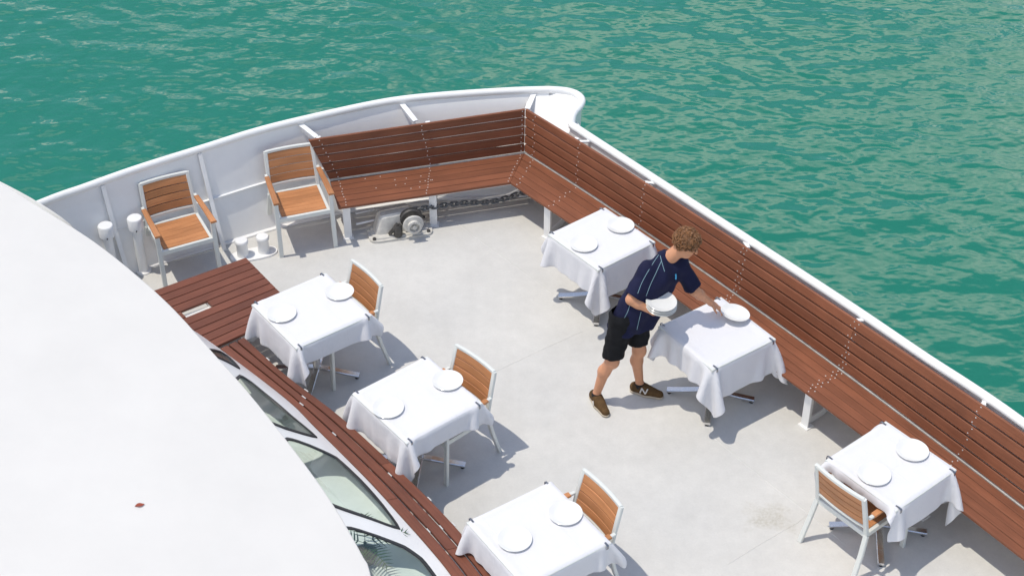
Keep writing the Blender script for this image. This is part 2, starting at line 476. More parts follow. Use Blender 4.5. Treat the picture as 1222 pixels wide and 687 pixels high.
bul = thing('bulwark', 'white steel bulwark with round top rail along the bow', 'bulwark', (0, 0, 0))
def flare(p):      # how far the foot stands inboard of the rail
    t = max(0, min(1, (p.x + 4.2) / 4.0))
    return .15 + .30 * t
def inward(path, i):
    d = path[min(i + 1, len(path) - 1)] - path[max(i - 1, 0)]
    return V((d.y, -d.x, 0)).normalized()
foot_l, knuck_l = [], []
for i, p in enumerate(LR):
    n = inward(LR, i); f = flare(p)
    knuck_l.append(V((p.x, p.y, .48)) + n * (f * .5)); foot_l.append(V((p.x, p.y, 0)) + n * f)
foot_r = [V((p.x, p.y, 0)) + inward(RR, i) * .22 for i, p in enumerate(RR)]
knuck_r = [V((p.x, p.y, .48)) + inward(RR, i) * .1 for i, p in enumerate(RR)]
def ribbon(name, rows, m, parent, smooth=True, flip=False):
    mb = MB(); n = len(rows[0]); vs = [p for r in rows for p in r]; fs = []
    for a in range(len(rows) - 1):
        for i in range(n - 1):
            q = (a * n + i, a * n + i + 1, (a + 1) * n + i + 1, (a + 1) * n + i)
            fs.append(q[::-1] if flip else q)
    mb.add(vs, fs, None, smooth)
    return mb.build(name, m, parent)
# inner plating (two strakes) and outer shell
def lift(row, dz): return [p + V((0, 0, dz)) for p in row]
up_l = [V((p.x, p.y, RZ)) + inward(LR, i) * .012 for i, p in enumerate(LR)]
ribbon('upper_plating', [knuck_l, up_l], M['paint'], bul)
ribbon('lower_plating', [foot_l, [p - V((0, 0, .002)) for p in knuck_l]], M['paint'], bul)
up_r = [V((p.x, p.y, RZR)) + inward(RR, i) * .012 for i, p in enumerate(RR)]
ribbon('side_plating', [foot_r, knuck_r, up_r], M['paint'], bul)
outer = LR + BR[:-1] + RR
out_t = [V((p.x, p.y, p.z - .01)) for p in outer]
out_b = []
tip = V((.35, 13.1, 0))
for p in outer:
    q = V((p.x, p.y, 0)) + (tip - V((p.x, p.y, 0))).normalized() * 0
    n = V((-1.0, 4.0, 0)) - V((p.x, p.y, 0))
    out_b.append(V((p.x, p.y, WATER_Z - 1)) + n.normalized() * 1.1)
ribbon('hull_shell', [out_t, out_b], M['paint'], bul)
mb = MB(); mb.tube(LR + BR, [.037] * (len(LR) + len(BR) - 3) + [.038, .039, .040], 14); rl = mb.build('top_rail', M['paint'], bul)
mb = MB(); mb.tube(RR, .041, 14); mb.build('top_rail', M['paint'], bul)
# breasthook plate closing the stem head
mb = MB()
bi = [p + V((0, 0, -.05)) for p in LR[-5:]] + [p + V((0, 0, -.015)) for p in BR[:-1]]
bk = [V((.12, 13.86, .78)), V((.30, 13.72, .80)), V((.60, 13.42, .84))]
poly = bi + [RR[0] + V((0, 0, -.03)), RR[1] + V((0, 0, -.03))] + bk[::-1]
c = sum(poly, V()) / len(poly)
c.z -= .005
vs = poly + [c]; n = len(poly)
mb.add(vs, [(i, (i + 1) % n, n) for i in range(n)], None, True)
mb.build('breasthook_plate', M['paint'], bul)
# stringer along the knuckle
mb = MB()
ks = [(p + inward(LR, i) * .008 + V((0, 0, .004))) for i, p in enumerate(knuck_l)]
mb.strip(ks, .035, .012, ch=.002); mb.build('stringer', M['paint'], bul)
# stiffeners on the port side and knees between rail and bench back
def nearest(path, p):
    return min(range(len(path)), key=lambda i: (path[i].xy - p.xy).length)
for u, v in [(60, 250), (125, 221), (248, 186)]:
    i = nearest(LR, at(u, v, RZ)); n = inward(LR, i)
    a, k, f = up_l[i] + V((0, 0, -.03)), knuck_l[i], foot_l[i]
    mb = MB()
    dirn = (LR[i + 1] - LR[i - 1]).normalized()
    prof = [(a, a + n * .02), (k, k + n * .055), (f, f + n * .12)]
    for s_ in (-.005, .005):
        pass
    vs = [q + dirn * s_ for s_ in (-.005, .005) for pr in prof for q in pr]
    fs = []
    for j in range(2):
        o_ = j * 2
        fs += [(o_, o_ + 1, o_ + 3, o_ + 2), (o_ + 6, o_ + 8, o_ + 9, o_ + 7), (o_ + 1, o_ + 7, o_ + 9, o_ + 3), (o_, o_ + 2, o_ + 8, o_ + 6)]
    fs += [(0, 6, 7, 1), (4, 5, 11, 10)]
    mb.add(vs, fs)
    mb.strip([pr[1] + n * .004 for pr in prof], .042, .007, up=n, ch=.001)
    mb.build('stiffener', M['paint'], bul)
mb = MB()
mb.strip([p + inward(LR, i) * .012 + V((0, 0, .006)) for i, p in enumerate(foot_l)], .05, .02, ch=.006)
mb.build('foot_bar', M['paint'], bul)

# deck
deck_poly = foot_l + [V((.10, 13.78, 0)), V((.42, 13.62, 0))] + foot_r + [V((2.5, -4, 0)), V((-9, -4, 0))]
mb = MB(); mb.add([V((p.x, p.y, 0)) for p in deck_poly], [tuple(range(len(deck_poly)))])
deck = tag(mb.build('deck', M['deck']), 'grey white painted steel foredeck', 'deck', kind='structure')
me = deck.data
bmm = bmesh.new(); bmm.from_mesh(me); bmesh.ops.triangulate(bmm, faces=bmm.faces[:])
for f in bmm.faces:
    if f.normal.z < 0: f.normal_flip()
bmm.to_mesh(me); bmm.free()
def seam(px, w=.012):
    mb = MB(); P = [at(u, v, .0) for u, v in px]; L_ = curve(P, 14)
    mb.strip([p + V((RND.uniform(-.002, .002), RND.uniform(-.002, .002), -.0005)) for p in L_], w, .006, ch=.0025)
    mb.build('weld_seam', M['deck'], deck)
seam([(540, 262), (580, 292), (655, 347), (690, 374)])
seam([(850, 520), (900, 562), (958, 607), (1010, 650)])
seam([(868, 673), (905, 650), (948, 625), (975, 605)])
seam([(560, 458), (640, 420), (695, 395)])

# ------------------------------------------------------------------ bow bench (one L-shaped fixed bench)
bench = thing('corner_bench', 'long brown slatted corner bench with backrest fixed inside the bow bulwark', 'bench', (0, 0, 0))
SZ = .42
def poly_fit(pts, x):
    P = np.array([(p.x, p.y) for p in pts]); c = np.polyfit(P[:, 0], P[:, 1], 2); return np.polyval(c, x)
fr_px = [(609, 217.5), (760, 318), (900, 423), (1000, 497), (1222, 665)]
bb_px = [(626, 183), (800, 297), (1000, 440), (1222, 607)]
bt_px = [(627, 130), (708, 180), (850, 268), (1000, 368), (1222, 516)]
NS = 57
def rcurve(px, z, x1):
    P = [at(u, v, z) for u, v in px]; x0 = P[0].x
    xs = np.linspace(x0, x1, 161)
    c = np.polyfit([p.x for p in P], [p.y for p in P], 2)
    off = P[0].y - np.polyval(c, x0)
    return [V((x, float(np.polyval(c, x)) + off * math.exp(-(x - x0) * 2), z)) for x in xs]
front = rcurve(fr_px, SZ, 4.55); backb = rcurve(bb_px, SZ, 4.68)
btop = rcurve(bt_px, .94, 4.72)
bbase = [p + V((0, 0, .012)) + (btop[i] - p).normalized() * .0 for i, p in enumerate(backb)]
def at_len(P, s):      # the point s metres along a polyline
    for a, b in zip(P[:-1], P[1:]):
        L_ = (b - a).length
        if s <= L_: return a + (b - a) * (s / L_)
        s -= L_
    return P[-1] + (P[-1] - P[-2]).normalized() * s
_bd = (backb[60] - backb[0]).normalized()
_of, _ot = (front[0] - backb[0]).dot(_bd), (V((btop[0].x, btop[0].y, SZ)) - backb[0]).dot(_bd)
_sb = [7.45 * i / (NS - 1) for i in range(NS)]
front = [at_len(front, q - _of * min(q / 1.2, 1.0)) for q in _sb]      # stations square to the bench past the mitre
btop = [at_len(btop, q - _ot * min(q / 1.2, 1.0)) for q in _sb]
backb = [at_len(backb, q) for q in _sb]
bbase = [p + V((0, 0, .012)) for p in backb]
# station of the supports, from screw columns in the back's top edge
def station(u, v):
    p = at(u, v, .94); return min(range(NS), key=lambda i: (btop[i].xy - p.xy).length)
ST = [1, station(707, 166), station(786, 211), station(907, 291), station(1033, 374), station(1183, 478), NS - 2]
nb = 5
screws = MB()
def lerp(a, b, t): return a + (b - a) * t
def add_boards(A, B, name, ranges, th, gap, normals):
    for j in range(nb):
        for a, b in ranges(j):
            g0, g1 = j / nb + gap / 2, (j + 1) / nb - gap / 2
            idx = list(range(a, b + 1))
            eA = [lerp(A[i], B[i], g0) for i in idx]; eB = [lerp(A[i], B[i], g1) for i in idx]
            if a > 0:
                d = (eA[1] - eA[0]).normalized() * .0025; eA[0] = eA[0] + d; eB[0] = eB[0] + d
            mb = MB()
            dz = RND.uniform(-.0015, .0015)
            nn = [normals[i] for i in idx]
            mb.board([p + q * dz for p, q in zip(eA, nn)], [p + q * dz for p, q in zip(eB, nn)], nn, th, .004, RND.uniform(0, 9))
            mb.build(name, M['bench'], bench)
J1, J2 = ST[3], ST[4]
seatN = [V((0, 0, 1))] * NS
add_boards(front, backb, 'seat_board', lambda j: [(0, J1), (J1, NS - 1)] if j % 2 else [(0, J2), (J2, NS - 1)], .03, .011, seatN)
bN = []
for i in range(NS):
    d = (bbase[min(i + 1, NS - 1)] - bbase[max(i - 1, 0)]).normalized(); u = (btop[i] - bbase[i]).normalized()
    n = u.cross(d).normalized()
    if n.y > 0: n = -n
    bN.append(n)
add_boards(bbase, btop, 'back_board', lambda j: [(0, J1), (J1, NS - 1)] if j % 2 == 0 else [(0, J2), (J2, NS - 1)], .028, .032, bN)
# port leg of the L
lf = [at(404, 247.5, SZ), at(609, 217.5, SZ)]; lb = [at(394, 216, SZ), at(626, 183, SZ)]
lt = [at(368, 167, .94), at(627, 130, .94)]
lbb = [p + V((0, 0, .012)) for p in lb]
NL = 13
LF = [lerp(lf[0], lf[1], i / (NL - 1)) for i in range(NL)]; LB = [lerp(lb[0], lb[1], i / (NL - 1)) for i in range(NL)]
LT = [lerp(lt[0], lt[1], i / (NL - 1)) for i in range(NL)]; LBB = [lerp(lbb[0], lbb[1], i / (NL - 1)) for i in range(NL)]
ln_ = (LT[0] - LBB[0]).cross(LBB[1] - LBB[0]).normalized()
if ln_.y > 0: ln_ = -ln_
def cut(rows):       # keep the mitre open by 3 mm
    d = (rows[-1] - rows[0]).normalized(); rows = list(rows); rows[-1] = rows[-1] - d * .004; return rows
LF, LB, LT, LBB = cut(LF), cut(LB), cut(LT), cut(LBB)
add_boards(LF, LB, 'seat_board', lambda j: [(0, NL - 1)], .03, .011, [V((0, 0, 1))] * NL)
add_boards(LBB, LT, 'back_board', lambda j: [(0, NL - 1)], .028, .032, [ln_] * NL)
# screws: two per board over each support
def screw(p, n):
    Mx = n.to_track_quat('Z', 'Y').to_matrix()
    screws.lathe([(.0062, -.003), (.0062, .0012), (.004, .0022), (0, .0024)], 8, Mx, p)
for k, s in enumerate(ST):
    cols = [0.0] if k not in (3, 4) else [-.022, .022]
    for c_ in cols:
        for A, B, Nn in ((front, backb, seatN), (bbase, btop, bN)):
            s2 = min(max(s, 0), NS - 1); s3 = min(s2 + 1, NS - 1)
            for j in range(nb):
                for t in (.25, .75):
                    if RND.random() < .06: continue
                    p = lerp(A[s2], B[s2], (j + t) / nb) + (A[s3] - A[s2]).normalized() * (c_ + RND.uniform(-.006, .006) + (.012 if t > .5 else -.012))
                    screw(p, Nn[s2])
for s in (0.045, .51, .985):
    for A, B, n in ((LF, LB, V((0, 0, 1))), (LBB, LT, ln_)):
        for j in range(nb):
            for t in (.25, .75):
                q = lerp(A[0], A[-1], s); q2 = lerp(B[0], B[-1], s)
                screw(lerp(q, q2, (j + t) / nb) + (A[-1] - A[0]).normalized() * RND.uniform(-.008, .008), n)
for k in range(14):       # loose row of screws set into the port seat
    q = lerp(lerp(LF[0], LF[-1], RND.uniform(.1, .7)), lerp(LB[0], LB[-1], RND.uniform(.1, .7)), RND.choice((.3, .5, .7, .9)))
    screw(q, V((0, 0, 1)))
tag(screws.build('screw_heads', M['screw'], bench), kind='stuff')
# supports: welded plate brackets with a cut-out, posts up the back
def bracket(f, b, t, name='support'):
    mb = MB()
    F0 = V((f.x, f.y, 0)); B0 = V((b.x, b.y, 0)); d = (B0 - F0).normalized(); side = V((-d.y, d.x, 0))
    D = (B0 - F0).length; T_ = SZ - .034
    o_ = [(.05, 0), (.05, T_), (D, T_), (D, 0), (D * .72, 0), (.13, .0)]
    hole = [(.115, .07), (.115, T_ - .06), (D - .08, T_ - .06), (D - .08, .12), (D * .62, .07)]
    def P(q, s): return F0 + d * q[0] + V((0, 0, q[1])) + side * s
    th = .006
    # ring as quads between outline and hole
    oo = [(.05, 0), (.05, T_), (D, T_), (D, .06), (D * .65, 0)]
    for s in (-th, th):
        vs = [P(q, s) for q in oo + hole]; fs = [(i, (i + 1) % 5, 5 + (i + 1) % 5, 5 + i) for i in range(5)]
        mb.add(vs, fs if s > 0 else [x[::-1] for x in fs])
    for ring in (oo, hole):
        vs = [P(q, s) for s in (-th, th) for q in ring]
        mb.add(vs, [(i, (i + 1) % 5, 5 + (i + 1) % 5, 5 + i) for i in range(5)])
    mb.box(F0 + d * .045 + V((0, 0, T_ / 2)), (.012, .075, T_), Matrix((d, side, V((0, 0, 1)))).transposed(), .002)
    mb.box(F0 + d * .06 + V((0, 0, .005)), (.09, .11, .010), Matrix((d, side, V((0, 0, 1)))).transposed(), .002)
    mb.build(name, M['paint'], bench)
    mb = MB()
    u = (t - b).normalized(); nb_ = side.cross(u).normalized()
    if nb_.dot(d) < 0: nb_ = -nb_
    mb.bar(b + nb_ * .045 - u * .03, t + nb_ * .045 - u * .015, .045, .03, up=d)
    mb.build('back_post', M['paint'], bench)
for s in ST[1:]:
    if s in (ST[3],): continue
    if s == ST[1]:
        bracket(lerp(front[s], front[s - 1], .5), lerp(backb[s], backb[s - 1], .5), lerp(btop[s], btop[s - 1], .5)); continue
    bracket(front[s], backb[s], btop[s])
for s in (.045, .54):
    bracket(lerp(LF[0], LF[-1], s), lerp(LB[0], LB[-1], s), lerp(LT[0], LT[-1], s))
# steel angle under the seat's front and behind the gap
mb = MB(); mb.strip([p + V((0, 0, -.045)) + (backb[i] - p).normalized() * .05 for i, p in enumerate(front)], .04, .012, ch=.002); mb.build('seat_rail', M['paint'], bench)
mb = MB(); mb.strip([p + V((0, 0, -.045)) + (LB[i] - p).normalized() * .05 for i, p in enumerate(LF)], .04, .012, ch=.002); mb.build('seat_rail', M['paint'], bench)
mb = MB(); mb.strip([p + V((0, 0, -.006)) + (backb[i] - front[i]).normalized() * .012 for i, p in enumerate(backb)], .016, .02, ch=.002); mb.build('back_rail', M['greymetal'], bench)
mb = MB(); mb.strip([p + V((0, 0, -.006)) + (LB[i] - LF[i]).normalized() * .012 for i, p in enumerate(LB)], .016, .02, ch=.002); mb.build('back_rail', M['greymetal'], bench)
# knees: rail to bench back
for (u0, v0), (u1, v1) in [((372, 156), (381, 166)), ((486, 134), (498, 147)), ((636, 119), (628, 133))]:
    a = at(u0, v0, RZ - .05); b = at(u1, v1, .90)
    i = nearest(LR, a); a = LR[i] + V((0, 0, -.035)) + inward(LR, i) * .02
    b2 = b + (a - b).normalized() * .035
    mb = MB(); mb.bar(a, b2, .055, .012, ch=.002)
    mb.bar(a + V((0, 0, -.03)), b2 + V((0, 0, -.05)), .01, .07, ch=.001)
    mb.build('knee_bracket', M['paint'], bul)
for s in ST[1:-1]:
    i = nearest(RR, btop[s]); a = RR[i] + V((0, 0, -.02)); b = btop[s] - bN[s] * .04 + V((0, 0, -.004))
    if (a - b).length < .02: continue
    mb = MB(); mb.bar(a + V((0, 0, -.012)), b + (b - a).normalized() * .02 + V((0, 0, -.012)), .035, .016, ch=.002); mb.build('rail_bracket', M['paint'], bul)

# ------------------------------------------------------------------ cabin with raked windows
cab = thing('cabin', 'white cabin front with cream overhanging roof and raked windows', 'cabin', (0, 0, 0))
def zr(x):         # the roof falls slightly from port to starboard
    return 1.38 - (x + 4.6) * .14
def at_roof(u, v):
    z = 1.2
    for _ in range(12): p = at(u, v, z); z = zr(p.x)
    return at(u, v, z)
roof_px = [(0, 217.7), (42.5, 244), (106, 283.6), (156, 322), (205.5, 366.5), (255, 421), (297.6, 469), (354, 540), (397, 600), (432, 660.6), (443, 687)]
re_ = [at_roof(u, v) for u, v in roof_px]
re_ = [re_[0] + V((-.30, .16, 0))] + re_
re_ += [re_[-1] + V((.22, -.9, 0)), re_[-1] + V((.36, -2.2, 0)), re_[-1] + V((.40, -4.5, 0))]
RE = curve(re_, 90)
# roof: rounded edge then a nearly flat sheet
rc = V((-4.2, 4.5, 0))
rows = []
for ins, z in ((.10, -.075), (.004, -.068), (.0, -.060), (.0, -.010), (.003, -.003), (.010, 0.0), (.013, .0002), (.016, .0003), (.10, .002), (.6, .006), (1.6, .01), (3.0, .012)):
    row = []
    for i, p in enumerate(RE):
        d = (rc - V((p.x, p.y, 0))); L_ = d.length
        q = V((p.x, p.y, 0)) + d / L_ * min(ins, L_ * .98)
        row.append(V((q.x, q.y, zr(q.x) + z)))
    rows.append(row)
roof = ribbon('roof', rows, M['roofpaint'], cab, True)
mb = MB()
back = [rows[-1][0], V((-8.2, 8.2, zr(-8.2))), V((-9.2, 3.0, zr(-9.2))), V((-9.0, -2.5, zr(-9.0))), V((-1.2, -2.5, zr(-1.2))), rows[-1][-1]]
ring = rows[-1] + back[-2:0:-1]
cc = V((-4.9, 3.8, zr(-4.9) + .014)); n = len(ring)
mb.add(ring + [cc], [(i, (i + 1) % n, n) for i in range(n)], None, True)
mb.add([rows[0][0], rows[-1][0], back[1], V((-8.2, 8.2, zr(-8.2) - .08))], [(0, 1, 2, 3)])
mb.build('roof_sheet', M['roofpaint'], roof)
# raked wall between the bench line and the roof edge
low_px = [(262, 416), (340, 475), (377, 511), (437, 571), (474, 611.6), (510, 652), (538, 687)]
low = [at(u, v, .44) for u, v in low_px]
low = [V((-5.1, 11.2, .44)), V((-3.7, 11.15, .44)), V((-3.05, 10.95, .44))] + low + [low[-1] + V((.30, -.55, 0)), low[-1] + V((.75, -1.7, 0)), low[-1] + V((1.0, -3.6, 0))]
LOW = curve(low, 160)
UP = []
for p in LOW:
    k = min(range(len(RE) - 1), key=lambda i: (RE[i].xy - p.xy).length)
    q = RE[k]; d = (V((q.x, q.y, 0)) - V((p.x, p.y, 0))).normalized()
    UP.append(V((q.x, q.y, q.z - .068)) + d * .09)
for _ in range(12):
    UP = [UP[0]] + [(UP[i - 1] + UP[i] * 2 + UP[i + 1]) / 4 for i in range(1, len(UP) - 1)] + [UP[-1]]
def wall(s, t):
    x = max(0, min(len(LOW) - 1.0001, s * (len(LOW) - 1))); i = int(x); f = x - i
    a = LOW[i] * (1 - f) + LOW[i + 1] * f; b = UP[i] * (1 - f) + UP[i + 1] * f
    bul_ = math.sin(math.pi * t) * .006
    return a * (1 - t) + b * t + V((.6, .5, .6)) * bul_
def wall_st(u, v):
    "surface coordinates of the wall point a pixel looks at"
    d = ray(u, v).normalized(); o_ = V((0, 0, CAMZ)); best = None
    for i in range(161):
        for j in range(21):
            s, t = i / 160, j / 20
            q = wall(s, t) - o_; e = (q - d * q.dot(d)).length
            if best is None or e < best[0]: best = (e, s, t)
    _, s, t = best; hs, ht = 1 / 160, 1 / 20
    for _ in range(9):
        for ds in (-1, 0, 1):
            for dt in (-1, 0, 1):
                s2, t2 = s + ds * hs, t + dt * ht
                q = wall(s2, t2) - o_; e = (q - d * q.dot(d)).length
                if e < best[0]: best = (e, s2, t2)
        _, s, t = best; hs *= .55; ht *= .55
    return (s, t)
win_px = [[(262, 420), (272, 426), (284, 439), (270, 432), (240, 418)],
          [(286, 449), (300, 457), (318, 472), (345, 495), (376, 521), (340, 511), (300, 494), (268, 462)],
          [(343, 524), (369, 532), (401, 547), (429, 573), (455, 602), (475, 630), (440, 618), (400, 604), (352, 583), (318, 545)],
          [(412, 630), (449, 640), (482, 653), (502, 667), (520, 690), (540, 722), (500, 712), (455, 700), (398, 676)]]
wins = []
for w in win_px:
    st = [wall_st(u, v) for u, v in w]
    # resample as a soft closed outline
    P = [V((a, b, 0)) for a, b in st]
    n = len(P); out = []
    for i in range(n):
        a, b, c_, d = P[i - 1], P[i], P[(i + 1) % n], P[(i + 2) % n]
        for k in range(4):
            f = k / 4
            q = b.lerp(c_, f) * .55 + .45 * .5 * ((2 * b) + (c_ - a) * f + (2 * a - 5 * b + 4 * c_ - d) * f * f + (3 * b - a - 3 * c_ + d) * f ** 3)
            out.append((q.x, min(max(q.y, .03), .985)))
    wins.append(out)
# more windows further aft, out of the picture, repeat the last one
def inside(p, poly):
    x, y = p; r = False
    for i in range(len(poly)):
        x1, y1 = poly[i]; x2, y2 = poly[i - 1]
        if (y1 > y) != (y2 > y) and x < (x2 - x1) * (y - y1) / (y2 - y1) + x1: r = not r
    return r
pts, edges = [], []
for o_ in wins:
    b = len(pts); pts += [V(p) for p in o_]; edges += [(b + i, b + (i + 1) % len(o_)) for i in range(len(o_))]
GS, GT = 120, 10
b = len(pts)
per = [(i / GS, 0.0) for i in range(GS + 1)] + [(1.0, j / GT) for j in range(1, GT + 1)] + [(i / GS, 1.0) for i in range(GS - 1, -1, -1)] + [(0.0, j / GT) for j in range(GT - 1, 0, -1)]
pts += [V(p) for p in per]; edges += [(b + i, b + (i + 1) % len(per)) for i in range(len(per))]
for i in range(1, GS):
    for j in range(1, GT):
        p = (i / GS + .0003, j / GT)
        if all(min((p[0] - q[0]) ** 2 * 60 + (p[1] - q[1]) ** 2 for q in o_) > .0008 for o_ in wins): pts.append(V(p))
vv_, ee_, ff_, *_r = delaunay_2d_cdt(pts, edges, [], 1, 1e-6)
mb = MB(); P3 = [wall(p.x, p.y) for p in vv_]
keep = []
for f in ff_:
    c_ = (sum(vv_[i].x for i in f) / len(f), sum(vv_[i].y for i in f) / len(f))
    if not any(inside(c_, o_) for o_ in wins): keep.append(tuple(f))
mb.add(P3, keep, None, True)
mb.build('raked_wall', M['paint'], cab)
def wall_n(s, t):
    a = wall(s + .002, t) - wall(s - .002, t); c_ = wall(s, t + .01) - wall(s, t - .01)
    n = a.cross(c_).normalized(); return n if n.z > 0 else -n
for o_ in wins:
    w = obj('window', None, cab)
    ring = [wall(*p) + wall_n(*p) * .004 for p in o_]
    mb = MB(); L_ = len(ring)
    cen = sum(ring, V()) / L_
    vs = []
    for p, q in zip(ring, o_):
        n = wall_n(*q); d = (cen - p).normalized()
        vs += [p - d * .020 - n * .003, p - d * .016 + n * .007, p + d * .012 + n * .007, p + d * .016 - n * .004]
    fs = []
    for i in range(L_):
        j = (i + 1) % L_
        for k in range(3): fs.append((i * 4 + k, j * 4 + k, j * 4 + k + 1, i * 4 + k + 1))
    mb.add(vs, fs, None, True); mb.build('frame', M['gasket'], w)
    mb = MB(); pv = [V(p) for p in o_]
    g, _e, gf, *_r = delaunay_2d_cdt(pv, [(i, (i + 1) % len(pv)) for i in range(len(pv))], [], 1, 1e-6)
    g3 = [wall(p.x, p.y) for p in g]; gq = []
    for f in gf:
        f = tuple(f); up_ = (g3[f[1]] - g3[f[0]]).cross(g3[f[2]] - g3[f[0]]).z > 0
        gq.append(f if up_ else f[::-1])
    mb.add(g3, gq, None, True)
    mb.build('pane', M['glass'], w)
# cabin inside: floor and back wall
mb = MB()
fl = [V((p.x, p.y, -1.0)) for p in LOW[::8]] + [V((-1.2, -2, -1.0)), V((-8.5, -2, -1.0)), V((-8.5, 8, -1.0))]
mb.add(fl, [tuple(range(len(fl)))]); mb.build('cabin_floor', M['carpet'], cab)
mb = MB()
mb.strip([p + V((0, 0, -.73)) for p in LOW], .02, 1.44, ch=.002); mb.build('lower_wall', M['paint'], cab)
mb = MB()
for a, b_ in (((-5.05, 11.3), (-8.2, 8.2)), ((-8.2, 8.2), (-9.0, -2.4)), ((-9.0, -2.4), (-1.2, -2.4))):
    mb.bar((a[0], a[1], -.05), (b_[0], b_[1], -.05), .06, 1.9)
mb.build('rear_wall', M['paint'], cab)

# pale shelf just behind the glass, with a palm on it
mb = MB(); NW = len(LOW); r0, r1 = [], []
for i in range(0, NW, 2):
    if LOW[i].x < -2.62: continue
    p = LOW[i]; d = (UP[i] - p); d.z = 0; d = d.normalized()
    r0.append(V((p.x, p.y, .33)) + d * .012); r1.append(V((p.x, p.y, .33)) + d * 1.5)
n = len(r0)
mb.add(r0 + r1 + [q - V((0, 0, .03)) for q in r1], [(k * n + i, k * n + i + 1, (k + 1) * n + i + 1, (k + 1) * n + i) for k in (0, 1) for i in range(n - 1)])
mb.build('window_shelf', M['carpet'], cab)
mb = MB(); mb.strip([p + V((0, 0, .004)) for p in r1], .10, .14, ch=.02); mb.build('shelf_bolster', M['upholstery'], cab)
p = at(436, 655, .45)
t = thing('potted_palm', 'green potted palm just inside the lowest raked window', 'plant', (p.x, p.y, .33))
t.scale = (.60, .60, .27)
mb = MB(); mb.lathe([(.11, 0), (.15, .3), (.155, .32), (.13, .32), (.12, .27), (0, .27)], 20); mb.build('pot', M['pot'], t)
mb = MB(); mb.tube([(0, 0, .25), (.01, 0, .5), (0, .01, .72)], [.03, .025, .02], 8); mb.build('stem', M['palm'], t)
for k in range(5):
    a = .4 + k * 1.25; mb = MB(); d = V((math.cos(a), math.sin(a), 0)); L_ = RND.uniform(.38, .55)
    spine = [V((0, 0, .7)) + d * (L_ * q) + V((0, 0, .28 * q - .34 * q * q)) for q in [i / 10 for i in range(11)]]
    mb.tube(spine, .004, 5)
    for i in range(2, 11):
        for s in (-1, 1):
            side = V((-d.y, d.x, 0)) * s
            tip_ = spine[i] + side * (.16 * math.sin(math.pi * (i / 11) ** .7) + .03) + d * .07 + V((0, 0, -.03))
            w_ = d * .011
            mb.add([spine[i] - w_, spine[i] + w_, tip_, lerp(spine[i], tip_, .5) - w_ * 1.2 + V((0, 0, .004))], [(0, 1, 2, 3)])
    mb.build('frond', M['palm'], t)

# leaf on the roof
p = at_roof(167, 604)
lf_o = thing('fallen_leaf', 'small red brown dead leaf lying on the cream cabin roof', 'leaf', (p.x, p.y, zr(p.x) - .014), .4)
mb = MB(); vs = []; NSG = 9
for i in range(NSG):
    t_ = i / (NSG - 1); w_ = .018 * math.sin(math.pi * t_) + .0006
    for s in (-1, 0, 1): vs.append((t_ * .07 - .035, s * w_, .028 + .004 * abs(s) + .004 * math.sin(5 * t_)))
mb.add(vs, [(i * 3 + k, (i + 1) * 3 + k, (i + 1) * 3 + k + 1, i * 3 + k + 1) for i in range(NSG - 1) for k in range(2)], None, True)
leaf_part = mb.build('blade', M['leafdead'], lf_o)
LEAF = lf_o

# ------------------------------------------------------------------ window bench: three long boards along the cabin front
wb = thing('curved_bench', 'narrow curved bench of three brown boards along the cabin windows', 'bench', (0, 0, 0))
out_px = [(292, 402), (340.6, 446.3), (407, 496.7), (479.8, 563), (520, 602), (556, 641), (592, 684)]
OUT = [at(u, v, .45) for u, v in out_px]; OUT += [OUT[-1] + V((.3, -.55, 0)), OUT[-1] + V((.75, -1.7, 0))]
INN = [at(u, v, .45) for u, v in low_px]; INN += [INN[-1] + V((.30, -.55, 0)), INN[-1] + V((.75, -1.7, 0))]
co, ci = curve(OUT, 41), curve(INN, 41)
co[0] = co[0] + (ci[0] - co[0]).normalized() * 0
cuts = [[0, 18, 40], [0, 26, 40], [0, 14, 31, 40]]
for j in range(3):
    for a, b in zip(cuts[j][:-1], cuts[j][1:]):
        idx = range(a, b + 1)
        eA = [lerp(ci[i], co[i], j / 3 + .035) for i in idx]; eB = [lerp(ci[i], co[i], (j + 1) / 3 - .02) for i in idx]
        if a: d = (eA[1] - eA[0]).normalized() * .004; eA[0] += d; eB[0] += d
        mb = MB(); mb.board(eA, eB, [V((0, 0, 1))] * len(eA), .032, .004, RND.uniform(0, 9)); mb.build('seat_board', M['hatch'], wb)
for i in range(2, 40, 6):
    a = lerp(ci[i], co[i], .03); b = lerp(ci[i], co[i], .95); mb = MB()
    mb.bar(a + V((0, 0, -.05)), b + V((0, 0, -.05)), .04, .035); mb.build('cross_bar', M['paint'], wb)
for i in range(2, 40, 12):
    b = lerp(ci[i], co[i], .90); mb = MB(); mb.box((b.x, b.y, .2), (.04, .04, .392), ch=.003); mb.build('leg', M['paint'], wb)
sc_ = MB()
for i in range(3, 40, 4):
    for j in range(3):
        p = lerp(ci[i], co[i], (j + .12) / 3) + V((0, 0, .001)); d = (co[i] - co[i - 1]).normalized()
        if RND.random() < .6:
            sc_.bar(lerp(ci[i], co[i], (j + .985) / 3) - d * .025, lerp(ci[i], co[i], (j + .985) / 3) + d * .025, .010, .006, ch=.001)
tag(sc_.build('joint_clips', M['screw'], wb), kind='stuff')

